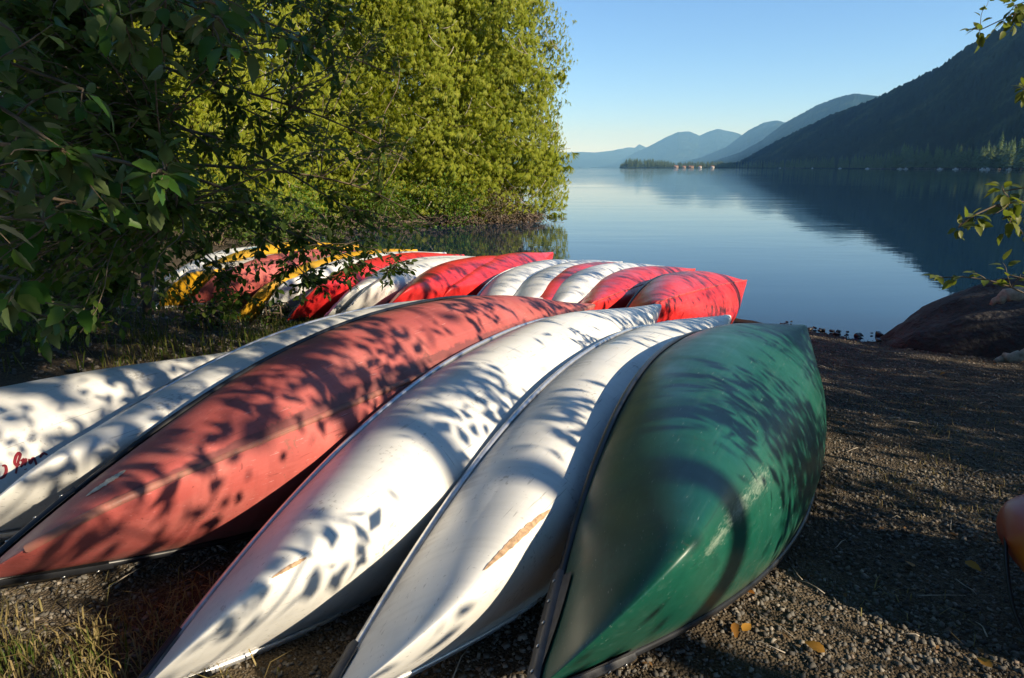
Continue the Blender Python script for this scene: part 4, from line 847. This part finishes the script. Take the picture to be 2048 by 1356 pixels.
grass('grass', 0, clump(90, cx, .06, .06), (.05, .13), L_GRASS, 'green grass tuft at the bottom left corner', .5, .002)
cx = [(r.uniform(1.2, 3.8), r.uniform(1.3, 5.2)) for _ in range(44)]
grass('grass', 0, clump(34, cx, .12, .12), (.02, .09), L_DRY, 'sparse dry grass on the shaded gravel at the right', 1.4, .0018)
# leaf litter and twigs among the stones
n = 1500; x = r.uniform(-2.4, 5, n); y = r.uniform(1.2, 8., n); k = (x < .8*y+.3) & (shore_d(x, y) > .1) & (np.abs(x) < .8*y+.3); x, y = x[k], y[k]; n = len(x)
v, f = batch(T_LEAF, np.stack([x, y, ground_h(x, y)+.010], -1), np.stack([r.standard_normal(n), r.standard_normal(n), r.standard_normal(n)*.12], -1), np.stack([r.standard_normal(n)*.25, r.standard_normal(n)*.25, np.ones(n)], -1), r.uniform(.012, .032, n))
o = obj('leaf_litter', mesh_np('leaf_litter', v, f, leafmat('litter', (.10, .055, .022), (.16, .085, .03), (.07, .05, .03), .1, .8), True)); tag(o, 'small dead leaves scattered over the gravel', 'leaf litter', kind='stuff')
pr = []
for i in range(330):
    x = r.uniform(-2.2, 4.6); y = r.uniform(1.25, 7.5)
    if abs(x) > .8*y+.3 or shore_d(np.array([x]), np.array([y]))[0] < .2: continue
    a = r.uniform(0, 6.28); L = r.uniform(.04, .22); p0 = np.array([x, y, 0]); p1 = p0+np.array([math.cos(a), math.sin(a), 0])*L; p0[2] = base_z(p0[0], p0[1])+.012; p1[2] = base_z(p1[0], p1[1])+.014; pr.append(tube(bez(p0, p1, .006, 4, .004, r), np.linspace(.0028, .0012, 4), 4))
v, f = join(pr); o = obj('twig_litter', mesh_np('twig_litter', v, f, M_DEADWOOD, True)); tag(o, 'thin dry twigs scattered over the gravel', 'twigs', kind='stuff')
# low leafy weeds on the bank
for i, (x, y, s_) in enumerate([(-3.1, 6.7, .32), (-2.6, 7.3, .3), (-3.9, 5.9, .35), (-4.6, 5.3, .4), (-2.3, 7.7, .22)]):
    bush(x, y, s_, s_*.9, ['leafy weed on the bank below the alder trunks', 'leafy weed near the bow of the yellow canoe', 'leafy weed on the bank left of the alder trunk', 'leafy weed at the far left of the bank', 'small leafy weed before the emblem canoe'][i], 430+i, L_BUSH, 260, .05, group='weeds on the left bank')
# fallen leaves
fm = [mesh_np('fallen_leaf', V, F, L_FALL, True) for V, F in T_NEAR]
FL = [(1825, 1133, 'orange fallen leaf on dark gravel below the right of the green canoe'), (1930, 1122, 'fallen leaf on dark gravel near the kayak bow'), (1650, 1305, 'brown fallen leaf on the gravel at the bottom right'), (1470, 1245, 'russet fallen leaf beside the green canoe bow'), (1485, 1262, 'russet fallen leaf just below another beside the green bow'), (1510, 1188, 'small russet fallen leaf by the green hull'), (1820, 850, 'fallen leaf on shaded gravel right of the green canoe'), (1890, 745, 'tiny orange leaf on gravel below the boulder'), (1985, 1335, 'yellow-green fallen leaf at the bottom right corner')]
for i, (px, py, lab) in enumerate(FL):
    d = at(px, py, 1.)-np.array([0, 0, CAM_H]); P = np.array([0, 0, CAM_H])+d*((.45-CAM_H)/d[2])
    for _ in range(4): P = np.array([0, 0, CAM_H])+d*((base_z(P[0], P[1])+.025-CAM_H)/d[2])
    o = bpy.data.objects.new('fallen_leaf', fm[i % 4]); COL.objects.link(o); o.location = P; s_ = .05+.02*r.random(); o.scale = (s_,)*3; o.rotation_euler = (r.uniform(-.3, .3), r.uniform(-.3, .3), r.uniform(0, 6)); tag(o, lab, 'leaf', 'fallen leaves on the gravel')

# ------------------------------------------------------------------ far shore: conifers, wooded point, docks and houses
L_CON = leafmat('conifer_needles', (.05, .085, .028), (.075, .115, .036), (.11, .14, .045), .2, .8)
def conifer_mesh(seed, tiers=13, H=1.):
    r = np.random.default_rng(seed); V = []; F = []
    for k in range(tiers):
        z = .10+.86*k/tiers; R0 = .17*(1-k/tiers)**.8+.012; m = 8
        for j in range(m):
            a = 2*np.pi*(j+r.random()*.8)/m; L = R0*r.uniform(.6, 1.25); i = len(V); w = .42; dz = .055
            V += [(0, 0, z+.05), (L*.6*math.cos(a-w), L*.6*math.sin(a-w), z-.01), (L*math.cos(a), L*math.sin(a), z-dz*r.uniform(.5, 1.4)), (L*.6*math.cos(a+w), L*.6*math.sin(a+w), z-.01)]; F.append((i, i+1, i+2, i+3))
    i = len(V); V += [(-.012, 0, .93), (0, .012, .93), (.012, 0, .93), (0, 0, 1.02)]; F += [(i, i+1, i+2, i+3)]
    return np.array(V), np.array(F)
CM = [conifer_mesh(500+k) for k in range(4)]; CMe = [mesh_np('crown', v, f, L_CON) for v, f in CM]
TMe = mesh_np('trunk', *tube([(0, 0, -.02), (0, 0, .5), (0, 0, .95)], [.014, .01, .003], 5), M_BARK, True)
r = np.random.default_rng(90)
def foot_d(px): return np.interp(px, [1440, 1600, 1770, 2048, 2560], [2600, 1530, 884, 520, 390])
tops = []
for i in range(64):
    px = 1768+(2062-1768)*((i+.5)/64)+r.normal()*3; d = foot_d(px)*r.uniform(.96, 1.01); pyt = np.interp(px, [1768, 1800, 1850, 1900, 1930, 1990, 2048], [312, 296, 290, 302, 292, 285, 270])+r.normal()*8
    h = max(8., (335-pyt)/FPX*d*.97); b0 = at(px, 335, d); b0[2] = 1.
    root = empty('conifer_tree', b0); root.scale = (h*r.uniform(1.3, 1.9), h*1.5, h); root.rotation_euler = (0, 0, r.uniform(0, 6)); tag(root, 'tall conifer standing on the far right shore below the mountain', 'tree', 'conifers on the far right shore')
    obj('crown', CMe[i % 4], root); obj('trunk', TMe, root)
parts = []
for i in range(420):
    px = r.uniform(1240, 1470); d = r.uniform(2600, 3100); hp = np.interp(px, [1240, 1256, 1290, 1330, 1350, 1440, 1470], [6, 17, 16, 13, 10, 12, 8])*r.uniform(.7, 1.15); h = hp/FPX*d
    b0 = at(px, 335, d); b0[2] = 1.5; v, f = CM[i % 4]; parts.append((v*np.array([h*1.6, h*1.6, h])+b0, f))
for i in range(260):
    px = r.uniform(1440, 1780); d = foot_d(px)*r.uniform(.97, 1.03); h = r.uniform(14, 24); b0 = at(px, 335, d); b0[2] = .5; v, f = CM[i % 4]; parts.append((v*np.array([h, h, h])+b0, f))
v, f = join(parts); o = obj('far_wood', mesh_np('far_wood', v, f, L_CON)); tag(o, 'distant line of conifers along the far shore and the wooded point', 'wood', kind='stuff')
PT = np.array([(1238, 2900), (1250, 2600), (1330, 2500), (1470, 2450), (1470, 3300), (1330, 3300), (1245, 3150)]); pv_ = [at(a, 335, d) for a, d in PT]; pc = np.mean(pv_, 0)
V = [[p[0], p[1], -1.] for p in pv_]+[[p[0]*.99+pc[0]*.01, p[1]*.985+pc[1]*.015, 2.2] for p in pv_]; k = len(pv_)
me = bpy.data.meshes.new('wooded_point'); me.from_pydata(V, [], [tuple(range(k, 2*k))]+[(i, (i+1) % k, k+(i+1) % k, k+i) for i in range(k)]); me.materials.append(m_mtn); o = obj('wooded_point', me); tag(o, kind='structure')
# left wooded headland far off
parts = []
for i in range(150):
    x = r.uniform(10, 52); y = r.uniform(770, 880); h = r.uniform(12, 24); v, f = CM[i % 4]; parts.append((v*np.array([h, h, h])+np.array([x, y, 1.]), f))
v, f = join(parts); o = obj('far_wood', mesh_np('far_wood', v, f, L_CON)); tag(o, 'small dark wooded headland just right of the cedars', 'wood', kind='stuff')
M_PW = simple('white_paint', (.7, .7, .68), .6); M_RF = simple('brown_roof', (.2, .10, .06), .8); M_TAN = simple('tan_siding', (.42, .30, .2), .8)
def cabin(px, d, w, h, label, wm):
    b0 = at(px, 335, d); b0[2] = .6; root = empty('lake_house', b0); tag(root, label, 'house', 'houses along the far shore')
    V = cube*np.array([w/2, w*.35, h/2])+np.array([0, 0, h/2]); obj('wall', mesh_np('wall', V, cubeF, wm), root)
    V = np.array([(-w*.55, -w*.42, h), (w*.55, -w*.42, h), (w*.55, w*.42, h), (-w*.55, w*.42, h), (-w*.55, 0, h*1.55), (w*.55, 0, h*1.55)]); me = bpy.data.meshes.new('roof'); me.from_pydata(V.tolist(), [], [(0, 1, 5, 4), (2, 3, 4, 5), (0, 4, 3), (1, 2, 5), (3, 2, 1, 0)]); me.materials.append(M_RF); obj('roof', me, root)
    for sx_ in (-.25, .22):
        V = cube*np.array([w*.08, .08, h*.2])+np.array([w*sx_, -w*.35-.06, h*.5]); obj('window', mesh_np('window', V, cubeF, M_BLACK), root)
for i, (px, d, w, h, wm) in enumerate([(1352, 2480, 14, 6, M_TAN), (1368, 2480, 11, 5, M_TAN), (1382, 2480, 16, 5, M_TAN), (1400, 2470, 10, 5, M_PW), (1425, 2460, 11, 5, M_PW), (1512, 2500, 11, 5, M_PW), (1655, 1680, 9, 4, M_PW), (1700, 1480, 8, 4, M_PW)]):
    cabin(px, d, w, h, ['tan house on the wooded point, leftmost of its row', 'tan house second from the left on the wooded point', 'wide tan house on the wooded point', 'white house right of the tan houses on the wooded point', 'white house at the right end of the wooded point', 'white house at the foot of the middle slopes', 'small white shore cabin below the dark mountain', 'small white shore cabin left of the right-hand conifers'][i], wm)
def motorboat(px, d, L, label):
    b0 = at(px, 335, d); b0[2] = 0.; root = empty('motorboat', b0); root.rotation_euler = (0, 0, r.uniform(-.4, .4)); tag(root, label, 'boat', 'boats moored along the far shore')
    u = np.linspace(0, 1, 12); w = L*.16*(1-u**3); V = np.concatenate([np.stack([u*L-L/2, w, np.full(12, .8+.35*0)+.5*u**2], -1), np.stack([u*L-L/2, w*.55, np.full(12, -.1)], -1), np.stack([u*L-L/2, -w*.55, np.full(12, -.1)], -1), np.stack([u*L-L/2, -w, .8+.5*u**2], -1), np.stack([u*L-L/2, w, .8+.5*u**2], -1)])
    obj('hull', mesh_np('hull', V, grid_faces(5, 12), M_PW, True), root)
    V = cube*np.array([L*.16, L*.11, .55])+np.array([0, 0, 1.3]); obj('cabin', mesh_np('cabin', V, cubeF, M_PW), root)
for i, px in enumerate([1560, 1625, 1680, 1735, 1800, 1812, 1880, 1912, 1965, 1975, 2020]):
    motorboat(px, foot_d(px)*.955, 4.+r.uniform(0, 2.5), ['white boat moored on the far shore, farthest left', 'white boat moored at the foot of the dark mountain', 'white boat moored left of the shore cabins', 'white boat moored just left of the right-hand conifers', 'white boat moored below the leftmost of the right-hand conifers', 'white boat moored close right of its neighbour below the conifers', 'white boat moored below the middle of the conifer stand', 'white boat right of the middle of the conifer stand', 'white boat moored near the right, left of a pair', 'white boat moored near the right, second of a pair', 'white boat moored at the right edge of the far shore'][i])
for i, (px, w) in enumerate([(1590, 50), (1770, 40), (1860, 30), (1945, 26), (2005, 30)]):
    d = foot_d(px)*.96; b0 = at(px, 335, d); b0[2] = 0; root = empty('dock', b0); tag(root, ['long pale dock at the foot of the dark slope', 'pale dock left of the conifer stand', 'pale dock below the conifer stand', 'pale dock right of the conifer stand middle', 'pale dock near the right edge of the far shore'][i], 'dock', 'docks along the far shore')
    obj('deck', mesh_np('deck', cube*np.array([w/2, 2., .15])+np.array([0, 0, .8]), cubeF, M_DEADWOOD), root)
    for sx_ in (-.45, -.15, .15, .45): v, f = tube([(w*sx_, -1.6, -1), (w*sx_, -1.6, 1.6)], .2, 6); obj('post', mesh_np('post', v, f, M_DEADWOOD, True), root)
